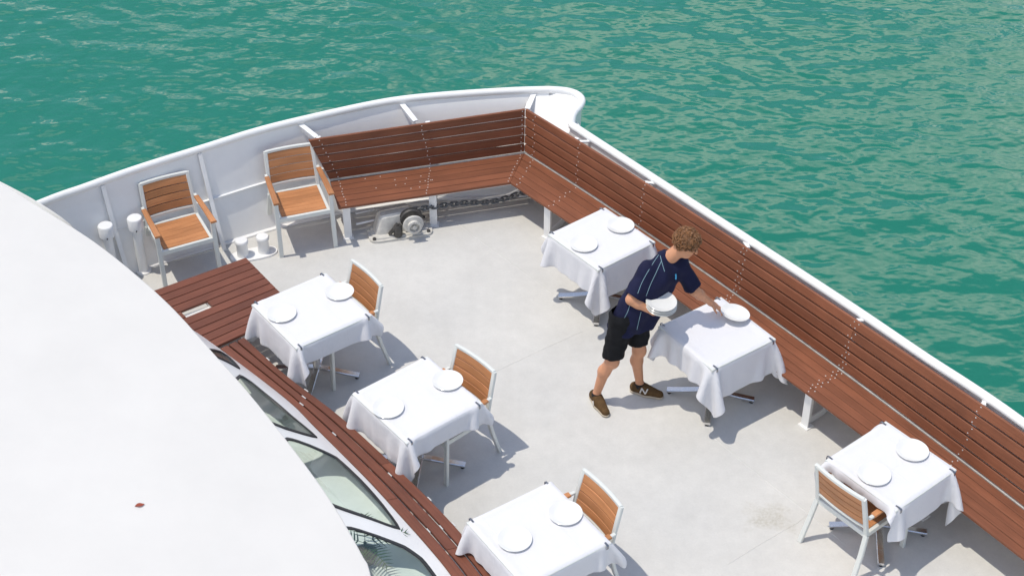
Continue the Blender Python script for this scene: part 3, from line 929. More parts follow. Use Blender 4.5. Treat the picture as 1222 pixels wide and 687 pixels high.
# ------------------------------------------------------------------ wooden hatch platform
PZ = .42
h0, h1, h3 = at(187, 345, PZ), at(293, 307, PZ), at(262, 414, PZ)
h2 = at(293 + 61, 307 + 62, PZ)
hp = thing('wooden_platform', 'raised dark red boarded platform with a slot beside the cabin front', 'platform', (0, 0, 0))
ux = (h1 - h0).normalized()
nrow = 10
for k in range(nrow):
    a0, a1 = lerp(h0, h3, (k + .035) / nrow), lerp(h0, h3, (k + .965) / nrow)
    b0, b1 = lerp(h1, h2, (k + .035) / nrow), lerp(h1, h2, (k + .965) / nrow)
    a0 -= ux * .28; a1 -= ux * .28
    segs = [(0.0, 1.0)]
    if k == 4:
        L_ = (b0 - a0).length
        segs = [(0, .24), (.475, 1.0)]
    for s0, s1 in segs:
        mb = MB()
        q = [lerp(a0, b0, s0), lerp(a0, b0, s1)]; r_ = [lerp(a1, b1, s0), lerp(a1, b1, s1)]
        mb.board(r_, q, [V((0, 0, 1))] * 2, .03, .003, RND.uniform(0, 9)); mb.build('board', M['hatch'], hp)
for s in (.06, .5, .97):
    a, b = lerp(h0 - ux * .28, h1, s), lerp(h3 - ux * .28, h2, s); mb = MB()
    mb.bar(a + V((0, 0, -.05)) + (b - a).normalized() * .03, b + V((0, 0, -.05)) - (b - a).normalized() * .03, .05, .038); mb.build('bearer', M['paint'], hp)
for s, t_ in ((.06, .05), (.97, .05), (.06, .95), (.97, .95)):
    q = lerp(lerp(h0 - ux * .28, h1, s), lerp(h3 - ux * .28, h2, s), t_)
    mb = MB(); mb.box((q.x, q.y, .175), (.05, .05, .348), ch=.003); mb.build('leg', M['paint'], hp)
q = lerp(lerp(h0 - ux * .28, h1, .355), lerp(h3 - ux * .28, h2, .355), .45)
mb = MB(); Mz = Matrix.Rotation(math.atan2(ux.y, ux.x), 3, 'Z')
mb.box((q.x, q.y, PZ - .085), (.34, .12, .04), Mz, .004); mb.build('slot_box', M['paint'], hp)

# ------------------------------------------------------------------ deck fittings
def vent_post(cap, z, label):
    p = at(*cap, z); t = thing('vent_post', label, 'post', (p.x, p.y, 0), 0, 'white vent posts by the bulwark')
    mb = MB(); mb.lathe([(.075, 0), (.075, .012), (.048, .02), (.046, z - .10)], 24); mb.build('stem', M['paint'], t)
    mb = MB(); mb.lathe([(.050, z - .135), (.072, z - .125), (.074, z - .01), (.066, z), (0, z + .004)], 28); cp_ = mb.build('cap', M['paint'], t)
    mb = MB(); mb.tube([(.02, -.07, z - .11), (.02, -.085, z - .11)], .006, 8); mb.build('bolt', M['darkmetal'], cp_)
vent_post((160.3, 259.5), .64, 'white capped vent post beside the arm of the left armchair')
vent_post((125.4, 268.5), .64, 'white capped vent post half hidden by the cabin roof edge')
bp = at(303, 304, 0)
bt_ = thing('mooring_bitts', 'pair of short white mooring bollards on a plate between the armchairs', 'bollard', (bp.x, bp.y, 0), .32)
mb = MB(); vs = []
for k in range(28):
    a = 2 * math.pi * k / 28; vs.append((.235 * math.copysign(abs(math.cos(a)) ** .8, math.cos(a)), .10 * math.copysign(abs(math.sin(a)) ** .8, math.sin(a))))
mb.add([(x, y, z) for z in (0, .018) for x, y in vs], [tuple(range(28, 56))] + [(i, (i + 1) % 28, 28 + (i + 1) % 28, 28 + i) for i in range(28)])
mb.build('base_plate', M['paint'], bt_)
for s in (-1, 1):
    mb = MB(); mb.lathe([(.062, .018), (.058, .03), (.055, .15), (.066, .165), (.067, .185), (.058, .198), (0, .202)], 24, None, (s * .105, .01, 0)); mb.build('bollard', M['paint'], bt_)

# windlass under the port seat
wp = at(476, 280, 0)
wr = math.atan2((lf[1] - lf[0]).y, (lf[1] - lf[0]).x)
wd = thing('anchor_windlass', 'small white anchor windlass under the bench near the armchair', 'windlass', (wp.x, wp.y + .07, 0), wr)
wd.scale = (1.16, 1.05, 1.12)
def rrect(w, h, r, n=5):
    out = []
    for cx, cy, a0 in ((w / 2 - r, h / 2 - r, 0), (-w / 2 + r, h / 2 - r, 90), (-w / 2 + r, -h / 2 + r, 180), (w / 2 - r, -h / 2 + r, 270)):
        for k in range(n + 1):
            a = math.radians(a0 + 90 * k / n); out.append((cx + r * math.cos(a), cy + r * math.sin(a)))
    return out
def extr(mb, ring, z0, z1, f=lambda x, y, z: V((x, y, z)), sc=1.0, smooth=False):
    n = len(ring)
    vs = [f(x, y, z0) for x, y in ring] + [f(x * sc, y * sc, z1) for x, y in ring]
    mb.add(vs, [(i, (i + 1) % n, n + (i + 1) % n, n + i) for i in range(n)], None, smooth); mb.add(vs[n:], [tuple(range(n))])
mb = MB(); extr(mb, rrect(.56, .32, .07), 0, .022); extr(mb, rrect(.50, .27, .06), .022, .034, sc=.97); mb.build('base_plate', M['greymetal'], wd)
mb = MB()
g = lambda x, y, z: V((x * (1 - .25 * z / .26) - .03, y * (1 - .2 * z / .26) + .02 + .05 * z, z + max(0, -.10 - x) * -.35 * (z / .26)))
for z0, z1, s0, s1 in ((.034, .20, 1, .94),):
    extr(mb, rrect(.40, .20, .05), z0, z1, g, s1, True)
extr(mb, [(x * .94, y * .94) for x, y in rrect(.40, .20, .05)], .20, .225, g, .86, True)
mb.build('housing', M['greymetal'], wd)
Mx = Matrix.Rotation(math.radians(90), 3, 'X')
mb = MB(); mb.lathe([(.045, 0), (.045, .06), (.088, .075), (.092, .085), (.085, .095), (.05, .10), (.046, .13), (.062, .14), (.064, .15), (.045, .152), (.04, .12), (.02, .12), (.02, .15), (0, .152)], 28, Mx, (.10, -.08, .16)); mb.build('warping_drum', M['greymetal'], wd)
mb = MB(); mb.lathe([(.09, 0), (.10, .015), (.07, .03), (.10, .045), (.09, .06)], 24, Mx, (.10, -.035, .17)); mb.build('chain_wheel', M['darkmetal'], wd)
mb = MB(); mb.lathe([(.035, .03), (.04, .05), (.04, .13), (.03, .145), (0, .15)], 16, None, (-.03, -.12, 0)); mb.tube([(-.10, -.1, .05), (-.06, -.13, .12), (-.03, -.12, .16)], .018, 8); mb.build('motor', M['darkmetal'], wd)
for x, y in ((-.24, -.12), (.24, -.12), (.24, .12)):
    mb = MB(); mb.lathe([(.016, .022), (.016, .04), (.01, .046), (0, .046)], 6, None, (x, y, 0)); mb.build('bolt', M['darkmetal'], wd)
# pipes behind
for k, (a, b) in enumerate((((424, 262), (446, 257)), ((424, 270), (446, 265)), ((505, 257), (532, 250)))):
    A_, B_ = at(*a, .14), at(*b, .14)
    mb = MB(); mb.tube([V((A_.x, A_.y + .08, .16 - .05 * (k % 2))), V((B_.x, B_.y + .08, .16 - .05 * (k % 2)))], .012, 10)
    tag(mb.build('deck_pipe', M['paint']), ['upper thin white pipe left of the windlass under the bench', 'lower thin white pipe left of the windlass under the bench', 'thin white pipe right of the windlass under the bench'][k], 'pipe', 'pipes under the bench')
# chain
c0 = wd.matrix_world
ca = V((wd.location.x, wd.location.y, 0)) + Matrix.Rotation(wr, 3, 'Z') @ V((.12, -.055, .27))
cpath = [ca, at(545, 243, .2), at(590, 240, .16), at(628, 228, .2), at(668, 212, .26)]
cpts = curve(cpath, 200)
chn = thing('anchor_chain', 'dark anchor chain running from the windlass under the bench corner', 'chain', (ca.x, ca.y, 0))
acc, last, k = 0, cpts[0], 0
mbl = MB(); seg = []
for i in range(20):
    a = 2 * math.pi * i / 20
    seg.append(V((math.cos(a) * .021 + (.018 if math.cos(a) > 0 else -.018), math.sin(a) * .021, 0)))
mbl.tube(seg, .0095, 7, closed=True)
link_me = mbl.mesh('chain_link', M['chain'])
for i in range(1, len(cpts)):
    acc += (cpts[i] - cpts[i - 1]).length
    if acc >= .050:
        d = (cpts[min(i + 1, 199)] - cpts[i - 1]).normalized()
        o = obj('chain_link', link_me, chn)
        o.rotation_mode = 'QUATERNION'
        o.rotation_quaternion = d.to_track_quat('X', 'Z') @ Matrix.Rotation(math.radians(45 + 90 * (k % 2)), 3, 'X').to_quaternion()
        o.location = cpts[i] - V((ca.x, ca.y, 0))
        acc = 0; k += 1
# ------------------------------------------------------------------ tables with cloths
TABLES = [   # x, y, yaw, half length along e, half length along n, phrase
    (-1.755, 10.718, 37.0, .385, .385, 'the table beside the boarded platform'),
    (-.776, 9.559, 39.0, .385, .385, 'the middle table of the left row'),
    (.194, 8.075, 34.0, .39, .39, 'the table at the photo bottom'),
    (.830, 11.782, 38.5, .355, .36, 'the table behind the person'),
    (1.759, 10.405, 35.0, .36, .36, 'the table the person is laying'),
    (2.944, 8.789, 38.8, .36, .36, 'the lower right table by the bench'),
]
TH = .745
def drape(lx, ly, ox, oy, size, seed, clips, wind=(0, 0), boxes=()):
    "cloth laid over a table top: grid of points relaxed under gravity"
    n = 46; rs = np.random.RandomState(seed)
    g = np.linspace(-size / 2, size / 2, n); h = g[1] - g[0]
    X, Y = np.meshgrid(g + ox, g + oy, indexing='ij')
    top = TH + .004
    x = np.stack([X, Y, np.full_like(X, top + .003) + rs.rand(n, n) * .002], -1)
    uv = np.stack(np.meshgrid(g, g, indexing='ij'), -1)
    out = np.maximum(np.abs(X) - lx, 0) + np.maximum(np.abs(Y) - ly, 0)
    x[..., 2] -= out * .25
    xp = x.copy()
    rest = uv
    sets = []
    for (di, dj, st) in ((1, 0, 1), (0, 1, 1), (1, 1, .5), (1, -1, .5), (2, 0, .28), (0, 2, .28), (3, 0, .03), (0, 3, .03)):
        L0 = h * math.hypot(di, dj)
        par = (2 * di, 2 * dj)
        for ph in (0, 1):
            I, J = np.meshgrid(np.arange(n), np.arange(n), indexing='ij')
            m = (I + di < n) & (J + dj < n) & (J + dj >= 0)
            key = (I // di if di else J // abs(dj))
            m &= (key % 2 == ph)
            a = (I[m] * n + J[m]); b = ((I[m] + di) * n + J[m] + dj)
            sets.append((a, b, L0, st))
    pins = []
    for cx, cy in clips:
        d = (X - cx) ** 2 + (Y - cy) ** 2
        pins.append(np.argmin(d))
    pins = np.array(pins)
    flat = x.reshape(-1, 3); fp = xp.reshape(-1, 3)
    inside0 = ((np.abs(flat[:, 0]) < lx - .02) & (np.abs(flat[:, 1]) < ly - .02))
    pin_pos = flat[pins].copy(); pin_pos[:, 2] = top
    dt = .016
    for step in range(130):
        v = (flat - fp) * (.965 if step < 110 else .9)
        fp[:] = flat
        flat += v
        flat[:, 2] -= 9.8 * dt * dt
        gust = math.sin(step * .13 + seed) * .6 + 1.0
        flat[:, 0] += wind[0] * gust * dt * dt; flat[:, 1] += wind[1] * gust * dt * dt
        for it in range(12):
            for a, b, L0, st in sets:
                d = flat[b] - flat[a]; l = np.sqrt((d * d).sum(1)) + 1e-9
                if L0 > h * 1.9: c = np.where(l < L0, (l - L0), (l - L0)) * st
                else: c = (l - L0) * st
                k = (d * (c / l * .5)[:, None])
                flat[a] += k; flat[b] -= k
            # the table slab
            ins = (np.abs(flat[:, 0]) < lx) & (np.abs(flat[:, 1]) < ly) & (flat[:, 2] < top)
            if ins.any():
                px = lx - np.abs(flat[:, 0]); py = ly - np.abs(flat[:, 1]); pz = top - flat[:, 2]
                mz = ins & (pz < .025)
                flat[mz, 2] = top; fp[mz] = fp[mz] * .3 + flat[mz] * .7
                ms = ins & ~mz
                mxs = ms & (px <= py); mys = ms & (px > py)
                flat[mxs, 0] = np.sign(flat[mxs, 0]) * (lx + .002); flat[mys, 1] = np.sign(flat[mys, 1]) * (ly + .002)
            for (x0, x1, y0, y1, z1) in boxes:
                q = (flat[:, 0] > x0) & (flat[:, 0] < x1) & (flat[:, 1] > y0) & (flat[:, 1] < y1) & (flat[:, 2] < z1)
                flat[q, 2] = z1
            flat[pins] = pin_pos
    return flat, uv.reshape(-1, 2), n

def make_table_proto():
    t = obj('dining_table', None)
    return t
tbl_src = {}
def table(i):
    x, y, yaw, lx, ly, ph = TABLES[i]
    yaw = math.radians(yaw)
    t = thing('dining_table', ['square pedestal table beside the boarded platform, cloth draped over its bench end',
        'square pedestal table in the middle of the left row', 'square pedestal table cut by the bottom edge of the photo',
        'square pedestal table by the bench behind the person', 'square pedestal table that the person is laying',
        'square pedestal table at lower right with a chair pulled up from the deck side'][i], 'table', (x, y, 0), yaw, 'square pedestal dining tables')
    mb = MB(); mb.box((0, 0, TH - .014), (lx * 2 - .006, ly * 2 - .006, .028), ch=.004); mb.build('table_top', M['alu'], t)
    mb = MB(); mb.lathe([(.045, .07), (.034, .10), (.034, TH - .05), (.05, TH - .045), (.05, TH - .03)], 20); mb.build('column', M['steel'], t)
    mb = MB(); mb.box((0, 0, TH - .036), (.36, .05, .014), ch=.002); mb.box((0, 0, TH - .0505), (.05, .36, .014), ch=.002); mb.build('top_bracket', M['darkmetal'], t)
    for k in range(4):
        a = math.pi / 4 + k * math.pi / 2; d = V((math.cos(a), math.sin(a), 0)); R = .385
        mb = MB(); mb.strip([d * .0 + V((0, 0, .085)), d * .10 + V((0, 0, .078)), d * .25 + V((0, 0, .052)), d * R + V((0, 0, .034))], .058, .028, ch=.006)
        ft = mb.build('foot', M['steel'], t)
        mb = MB(); mb.lathe([(.017, 0), (.019, .004), (.019, .018), (.012, .026)], 12, None, d * (R - .022)); mb.build('glide', M['rubber'], ft)
    return t
CLOTH = [  # offset, size, seed, wind (along e, along n)
    ((-.075, .02), 1.20, 3, (-.2, -.25)), ((-.085, .03), 1.22, 5, (-.1, .15)), ((-.05, .0), 1.19, 8, (.2, .1)),
    ((-.01, -.07), 1.25, 11, (-.25, -.1)), ((.02, -.06), 1.28, 14, (.55, -.1)), ((.155, -.03), 1.21, 17, (.1, -.3))]
CL_LABEL = ['white cloth on the table beside the boarded platform', 'white cloth on the middle table of the left row',
            'white cloth on the table cut by the bottom edge of the photo', 'white cloth on the table by the bench behind the person',
            'white cloth, half in shadow, on the table the person is laying', 'white cloth on the lower right table by the bench']
def to_world(i, x, y, z):
    X, Y, yaw = TABLES[i][:3]; a = math.radians(yaw)
    return V((X + x * math.cos(a) - y * math.sin(a), Y + x * math.sin(a) + y * math.cos(a), z))
CNAME = ['back', 'left', 'front', 'right']
for i in range(6):
    table(i)
    x, y, yaw, lx, ly, ph = TABLES[i]
    (ox, oy), size, seed, wind = CLOTH[i]
    clips = [(lx - .045, ly), (-lx + .045, ly), (-lx + .045, -ly), (lx - .045, -ly)]
    boxes = []
    pts_, uv_, n = drape(lx, ly, ox, oy, size, seed, clips, wind, boxes)
    fs = [(a * n + b, (a + 1) * n + b, (a + 1) * n + b + 1, a * n + b + 1) for a in range(n - 1) for b in range(n - 1)]
    mb = MB(); mb.add(pts_.tolist(), fs, [[tuple(uv_[k]) for k in f] for f in fs], True)
    c_ = mb.build('tablecloth', M['cloth'])
    c_.location = (x, y, 0); c_.rotation_euler = (0, 0, math.radians(yaw))
    so = c_.modifiers.new('thickness', 'SOLIDIFY'); so.thickness = .0018; so.offset = 1
    sb = c_.modifiers.new('smooth', 'SUBSURF'); sb.levels = 1; sb.render_levels = 1
    tag(c_, CL_LABEL[i], 'tablecloth', 'white tablecloths')
    for k, (cx, cy) in enumerate(clips):
        s = 1 if cy > 0 else -1
        mb = MB(); zt = TH + .0095
        mb.strip([V((0, -s * .042, zt)), V((0, -s * .02, zt + .001)), V((0, s * .006, zt)), V((0, s * .0135, zt - .006)), V((0, s * .014, zt - .035)), V((0, s * .004, TH - .0335)), V((0, -s * .03, TH - .0318))], .016, .0028, up=(1, 0, 0) if False else (0, s, .001), ch=.0006)
        o = mb.build('tablecloth_clip', M['clip']); o.location = to_world(i, cx, cy, 0); o.rotation_euler = (0, 0, math.radians(yaw))
        tag(o, 'small steel clip at the %s corner of %s' % (CNAME[k], ph), 'clip', 'tablecloth clips')

# ------------------------------------------------------------------ plates
def plate_mesh():
    mb = MB()
    mb.lathe([(.0, .004), (.078, .004), (.080, 0), (.086, 0), (.088, .005), (.112, .013), (.128, .0185), (.130, .0205), (.128, .0215), (.112, .0165), (.090, .0095), (.08, .0075), (0, .0072)], 48)
    return mb.mesh('plate', M['plate'])
PM = plate_mesh()
def plate(p, label, group='white dinner plates', tilt=None):
    o = obj('plate', PM); o.location = p
    if tilt: o.rotation_euler = tilt
    return tag(o, label, 'plate', group)
PT_ = TH + .0075
for (u, v), lab in [((336, 374), 'white plate nearer the bench on the table beside the boarded platform'),
                    ((405, 348), 'white plate nearer the chair on the table beside the boarded platform'),
                    ((463, 486.5), 'white plate nearer the bench on the middle table of the left row'),
                    ((534, 454), 'white plate nearer the chair on the middle table of the left row'),
                    ((614, 643), 'white plate nearer the bench on the table cut by the photo bottom'),
                    ((674.7, 612), 'white plate nearer the chair on the table cut by the photo bottom'),
                    ((696.5, 291.5), 'white plate nearer the deck on the table behind the person'),
                    ((740.5, 269), 'white plate nearer the bench on the table behind the person'),
                    ((1043, 565.5), 'white plate in front of the chair on the lower right table'),
                    ((1088.5, 537), 'white plate on the bench side of the lower right table')]:
    plate(at(u, v, PT_ + .012) - V((0, 0, .012)), lab)

# ------------------------------------------------------------------ armchairs
def make_chair():
    r = obj('armchair', None)
    bz, by = .87, .315
    def back(z, s, bow=.0):
        t_ = (z - .43) / (bz - .43); return V((s * (.245 - .012 * t_), .215 + (by - .215) * t_ ** 1.1, z))
    for s in (-1, 1):
        mb = MB(); mb.strip([V((s * .275, -.275, 0)), V((s * .272, -.255, .43)), V((s * .272, -.25, .615))], .030, .044, up=(1, 0, 0), ch=.005); mb.build('leg', M['alu'], r)
        mb = MB(); mb.strip([V((s * .275, .325, 0)), V((s * .262, .255, .25)), V((s * .25, .218, .43))], .030, .042, up=(1, 0, 0), ch=.005); mb.build('leg', M['alu'], r)
        mb = MB(); mb.strip([V((s * .272, -.275, .628)), V((s * .268, 0, .632)), V((s * .262, .245, .640))], .030, .022, ch=.004); mb.build('arm_rail', M['alu'], r)
        mb = MB(); A = [V((s * .272 - .030, -.31, .664)), V((s * .268 - .027, -.05, .660)), V((s * .262 - .024, .20, .655))]; B = [p + V((.060 if i == 0 else .054 if i == 1 else .048, 0, 0)) for i, p in enumerate(A)]
        mb.board(A, B, [V((0, 0, 1))] * 3, .022, .005, RND.uniform(0, 5)); mb.build('armrest', M['chair'], r)
    mb = MB()
    mb.bar((-.256, -.255, .425), (.256, -.255, .425), .030, .046); mb.bar((-.256, .212, .425), (.256, .212, .425), .03, .046)
    for s in (-1, 1): mb.bar((s * .241, -.24, .4251), (s * .241, .197, .4251), .03, .046)
    mb.build('seat_frame', M['alu'], r)
    for k in range(7):
        y0 = -.236 + k * .0615; mb = MB()
        mb.board([V((-.224, y0 + .0603, .452)), V((0, y0 + .0603, .444)), V((.224, y0 + .0603, .452))][::-1], [V((-.224, y0, .452)), V((0, y0, .444)), V((.224, y0, .452))][::-1], [V((0, 0, 1))] * 3, .016, .003, RND.uniform(0, 5))
        mb.build('seat_slat', M['chair'], r)
    mb = MB()
    for s in (-1, 1): mb.strip([back(.43 + q * (bz - .43) / 5, s) for q in range(6)], .030, .038, up=(1, 0, 0), ch=.005)
    def arcb(z, inset, bow=.017):
        a, b = back(z, -1), back(z, 1); out = []
        for q in range(9):
            t_ = q / 8; p = lerp(a, b, t_); p.x *= (1 - inset); out.append(p + V((0, bow * (1 - (2 * t_ - 1) ** 2), 0)))
        return out
    mb.strip(arcb(bz - .008, 0), .030, .032, ch=.005); mb.strip(arcb(.522, 0), .026, .026, ch=.004)
    mb.build('back_frame', M['alu'], r)
    for k in range(4):
        z0, z1 = .542 + k * .0775, .542 + k * .0775 + .0695
        A, B = arcb(z0, .075), arcb(z1, .075)
        nn = []
        for q in range(9):
            u = (B[q] - A[q]).normalized(); d = (A[min(q + 1, 8)] - A[max(q - 1, 0)]).normalized(); n = d.cross(u)
            if n.y > 0: n = -n
            nn.append(n.normalized())
        mb = MB(); mb.board([p + q * .010 for p, q in zip(A, nn)], [p + q * .010 for p, q in zip(B, nn)], nn, .018, .003, RND.uniform(0, 5)); mb.build('back_slat', M['chair'], r)
    return r
proto = make_chair()
def chair(pose, label, first=False):
    o = proto if first else copy_tree(proto)
    o.location = (pose[0], pose[1], 0); o.rotation_euler = (0, 0, math.radians(pose[2]))
    tag(o, label, 'chair', 'white framed wooden armchairs')
def from_back(pl, pr_):       # two top corners of the back, seen from the sitter's side left to right or behind
    a, b = at(*pl, .87), at(*pr_, .87); m = (a + b) / 2; d = (b - a).normalized()
    return m, d
def pose(pl, pr_, sign):
    m, d = from_back(pl, pr_); f = V((d.y, -d.x, 0)) * sign    # facing
    o_ = m + f * .315
    return o_.x, o_.y, math.degrees(math.atan2(f.x, -f.y))
chair(pose((168, 219), (222, 205), 1), 'armchair against the bulwark beside the vent posts, left of the two', True)
chair(pose((316, 181), (372, 171), 1), 'armchair against the bulwark next to the end of the corner bench')
chair(pose((421.8, 311), (454.4, 340), 1), 'armchair at the table beside the boarded platform')
chair(pose((545, 411), (590.8, 443.7), 1), 'armchair at the middle table of the left row')
chair(pose((696.8, 559), (742.8, 605), 1), 'armchair at the table cut by the bottom edge of the photo')
chair(pose((974.8, 554.3), (1031.7, 595.6), -1), 'armchair with its back to the camera at the lower right table')

# ------------------------------------------------------------------ the person laying the table
def smin(a, b, k):
    h = np.maximum(k - np.abs(a - b), 0) / k
    return np.minimum(a, b) - h * h * k * .25
class SDF:
    def __init__(s, lo, hi, h):
        s.lo = np.array(lo, float); s.h = h
        s.n = np.ceil((np.array(hi) - s.lo) / h).astype(int) + 1
        s.f = np.full(s.n, .2, np.float32)
    def sub(s, lo, hi):
        a = np.clip(np.floor((np.array(lo) - s.lo) / s.h).astype(int), 0, s.n - 1)
        b = np.clip(np.ceil((np.array(hi) - s.lo) / s.h).astype(int) + 1, 1, s.n)
        if (b <= a).any(): return None, None
        ax = [s.lo[i] + s.h * np.arange(a[i], b[i]) for i in range(3)]
        G = np.stack(np.meshgrid(*ax, indexing='ij'), -1).astype(np.float32)
        return (slice(a[0], b[0]), slice(a[1], b[1]), slice(a[2], b[2])), G
    def put(s, sl, d, k): s.f[sl] = smin(s.f[sl], d.astype(np.float32), k) if k > 0 else np.minimum(s.f[sl], d)
    def cone(s, a, b, ra, rb, k=.02, cuts=(), m=.06):
        a, b = np.array(a, np.float32), np.array(b, np.float32); R = max(ra, rb) + k + m
        sl, G = s.sub(np.minimum(a, b) - R, np.maximum(a, b) + R)
        if sl is None: return
        ab = b - a; t = np.clip(((G - a) @ ab) / max(float(ab @ ab), 1e-9), 0, 1)
        d = np.linalg.norm(G - (a + t[..., None] * ab), axis=-1) - (ra + (rb - ra) * t)
        for p, n in cuts:      # keep the side the normal points away from
            n = np.array(n, np.float32); n = n / np.linalg.norm(n)
            d = np.maximum(d, (G - np.array(p, np.float32)) @ n)
        s.put(sl, d, k)
    def ell(s, c, r, R=None, k=.02, m=.05):
        c = np.array(c, np.float32); r = np.array(r, np.float32); q = r.max() + k + m
        sl, G = s.sub(c - q, c + q)
        if sl is None: return
        P = G - c
        if R is not None: P = P @ np.array(R, np.float32)      # columns of R are the ellipsoid's axes
        k0 = np.linalg.norm(P / r, axis=-1); k1 = np.linalg.norm(P / (r * r), axis=-1) + 1e-6
        s.put(sl, k0 * (k0 - 1) / k1, k)
    def carve(s, c, r, k=.01):
        c = np.array(c, np.float32); sl, G = s.sub(c - r - .05, c + r + .05)
        d = np.linalg.norm(G - c, axis=-1) - r
        s.f[sl] = -smin(-s.f[sl], d.astype(np.float32), k)
    def plane(s, p, n):
        ax = [s.lo[i] + s.h * np.arange(s.n[i]) for i in range(3)]
        G = np.stack(np.meshgrid(*ax, indexing='ij'), -1).astype(np.float32)
        n = np.array(n, np.float32); n /= np.linalg.norm(n)
        s.f = np.maximum(s.f, ((G - np.array(p, np.float32)) @ n).astype(np.float32))
    def wrinkle(s, fn):
        ax = [s.lo[i] + s.h * np.arange(s.n[i]) for i in range(3)]
        X, Y, Z = np.meshgrid(*ax, indexing='ij')
        s.f = s.f + fn(X, Y, Z).astype(np.float32)
    def mesh(s, name, mt, smooth_it=2):
        f = s.f; nx, ny, nz = f.shape; ins = f < 0
        acc = np.zeros((nx - 1, ny - 1, nz - 1, 3), np.float32); cnt = np.zeros((nx - 1, ny - 1, nz - 1), np.float32)
        def corner(o): return (slice(o[0], nx - 1 + o[0]), slice(o[1], ny - 1 + o[1]), slice(o[2], nz - 1 + o[2]))
        for ax in range(3):
            oth = [k for k in range(3) if k != ax]
            for p in (0, 1):
                for q in (0, 1):
                    o0 = [0, 0, 0]; o0[oth[0]] = p; o0[oth[1]] = q; o1 = list(o0); o1[ax] = 1
                    a, b = f[corner(o0)], f[corner(o1)]
                    m = (a < 0) != (b < 0)
                    t = np.where(m, a / np.where(m, a - b, 1), 0)
                    cnt += m
                    acc[..., ax] += np.where(m, t, 0)
                    acc[..., oth[0]] += np.where(m, p, 0); acc[..., oth[1]] += np.where(m, q, 0)
        act = cnt > 0
        idx = np.full(act.shape, -1, np.int64); idx[act] = np.arange(act.sum())
        loc = np.argwhere(act)
        vs = s.lo + s.h * (loc + acc[act] / cnt[act][:, None])
        quads = []
        for ax in range(3):
            u, w = [(1, 2), (2, 0), (0, 1)][ax]
            sa = [slice(1, -1)] * 3; sa[ax] = slice(0, -1); sb = [slice(1, -1)] * 3; sb[ax] = slice(1, None)
            a, b = ins[tuple(sa)], ins[tuple(sb)]
            for flip, m in ((False, a & ~b), (True, ~a & b)):
                L_ = np.argwhere(m); off = np.ones(3, int); off[ax] = 0; L_ = L_ + off
                def cell(du, dw):
                    c = L_.copy(); c[:, u] += du; c[:, w] += dw; return idx[c[:, 0], c[:, 1], c[:, 2]]
                q = np.stack([cell(-1, -1), cell(0, -1), cell(0, 0), cell(-1, 0)], 1)
                quads.append(q[:, ::-1] if flip else q)
        Q = np.concatenate(quads); Q = Q[(Q >= 0).all(1)]
        for _ in range(smooth_it):
            sm_ = np.zeros_like(vs); c = np.zeros(len(vs))
            for k in range(4):
                i, j = Q[:, k], Q[:, (k + 1) % 4]
                np.add.at(sm_, i, vs[j]); np.add.at(sm_, j, vs[i]); np.add.at(c, i, 1); np.add.at(c, j, 1)
            vs = vs * .45 + .55 * sm_ / np.maximum(c, 1)[:, None]
        me = bpy.data.meshes.new(name)
        me.from_pydata(vs.tolist(), [], Q.tolist())
        me.polygons.foreach_set('use_smooth', [True] * len(me.polygons))
        me.materials.append(mt); me.update()
        return me

PB = V((.95, 10.40, 0))                   # foot point of the person
per = thing('person', 'person in navy polo shirt and black shorts leaning over to lay a plate', 'person', PB)
def W(x, y, z): return np.array((x, y, z)) - np.array(PB)
def px(u, v, z): return np.array(at(u, v, z)) - np.array(PB)
def nrm(v): v = np.array(v, float); return v / np.linalg.norm(v)
RAnk, LAnk = W(.745, 10.345, .095), W(1.135, 10.475, .095)
RKn, LKn = W(.862, 10.312, .50), W(1.105, 10.455, .505)
RHip, LHip = W(.930, 10.352, .90), W(1.072, 10.462, .905)
Pel = (RHip + LHip) / 2 + np.array((-.005, 0, .05))
Neck = W(1.318, 10.585, 1.425)
RSh, LSh = W(1.135, 10.445, 1.385), W(1.415, 10.60, 1.330)
REl, LEl = px(753, 357.5, 1.17), px(829, 347, 1.07)
RWr, LWr = W(1.190, 10.290, 1.062), px(848, 361, .875)
Chest = (RSh + LSh) / 2
lat = nrm(LSh - RSh); spine = nrm(Neck - Pel); fwd = nrm(np.cross(lat, spine)); 
if fwd[0] < 0: fwd = -fwd
Head = W(1.452, 10.530, 1.592)
Hf = nrm((.80, -.16, -.42)); Hl = nrm(np.cross((0, 0, 1), Hf)); Hu = np.cross(Hf, Hl)
HR = np.stack([Hf, Hl, Hu], 1)
def hp_(f, l, u): return Head + Hf * f + Hl * l + Hu * u

body = SDF(W(.55, 10.0, 0.0), W(2.0, 11.0, 1.80), .0055)
# legs
for hip, kn, an, bend in ((RHip, RKn, RAnk, 1), (LHip, LKn, LAnk, 1)):
    body.cone(hip, kn, .088, .056, .03)
    calf = kn * .68 + an * .32 + np.array((-.022, .012, 0))
    body.cone(kn, calf, .052, .054, .03); body.cone(calf, an, .052, .034, .03)
    body.ell(kn + np.array((.015, -.01, .0)), (.045, .045, .055), None, .03)
    body.cone(an, an * [1, 1, 0] + [0, 0, .05], .036, .04, .02)
# trunk, neck
body.cone(Pel, Pel * .5 + Chest * .5, .10, .10, .05); body.cone(Pel * .45 + Chest * .55, Chest - spine * .05, .10, .08, .03)
body.cone(RSh - spine * .01, LSh - spine * .01, .046, .046, .02)
body.cone(Neck - spine * .06, Head - Hu * .05 - Hf * .015, .066, .056, .03)
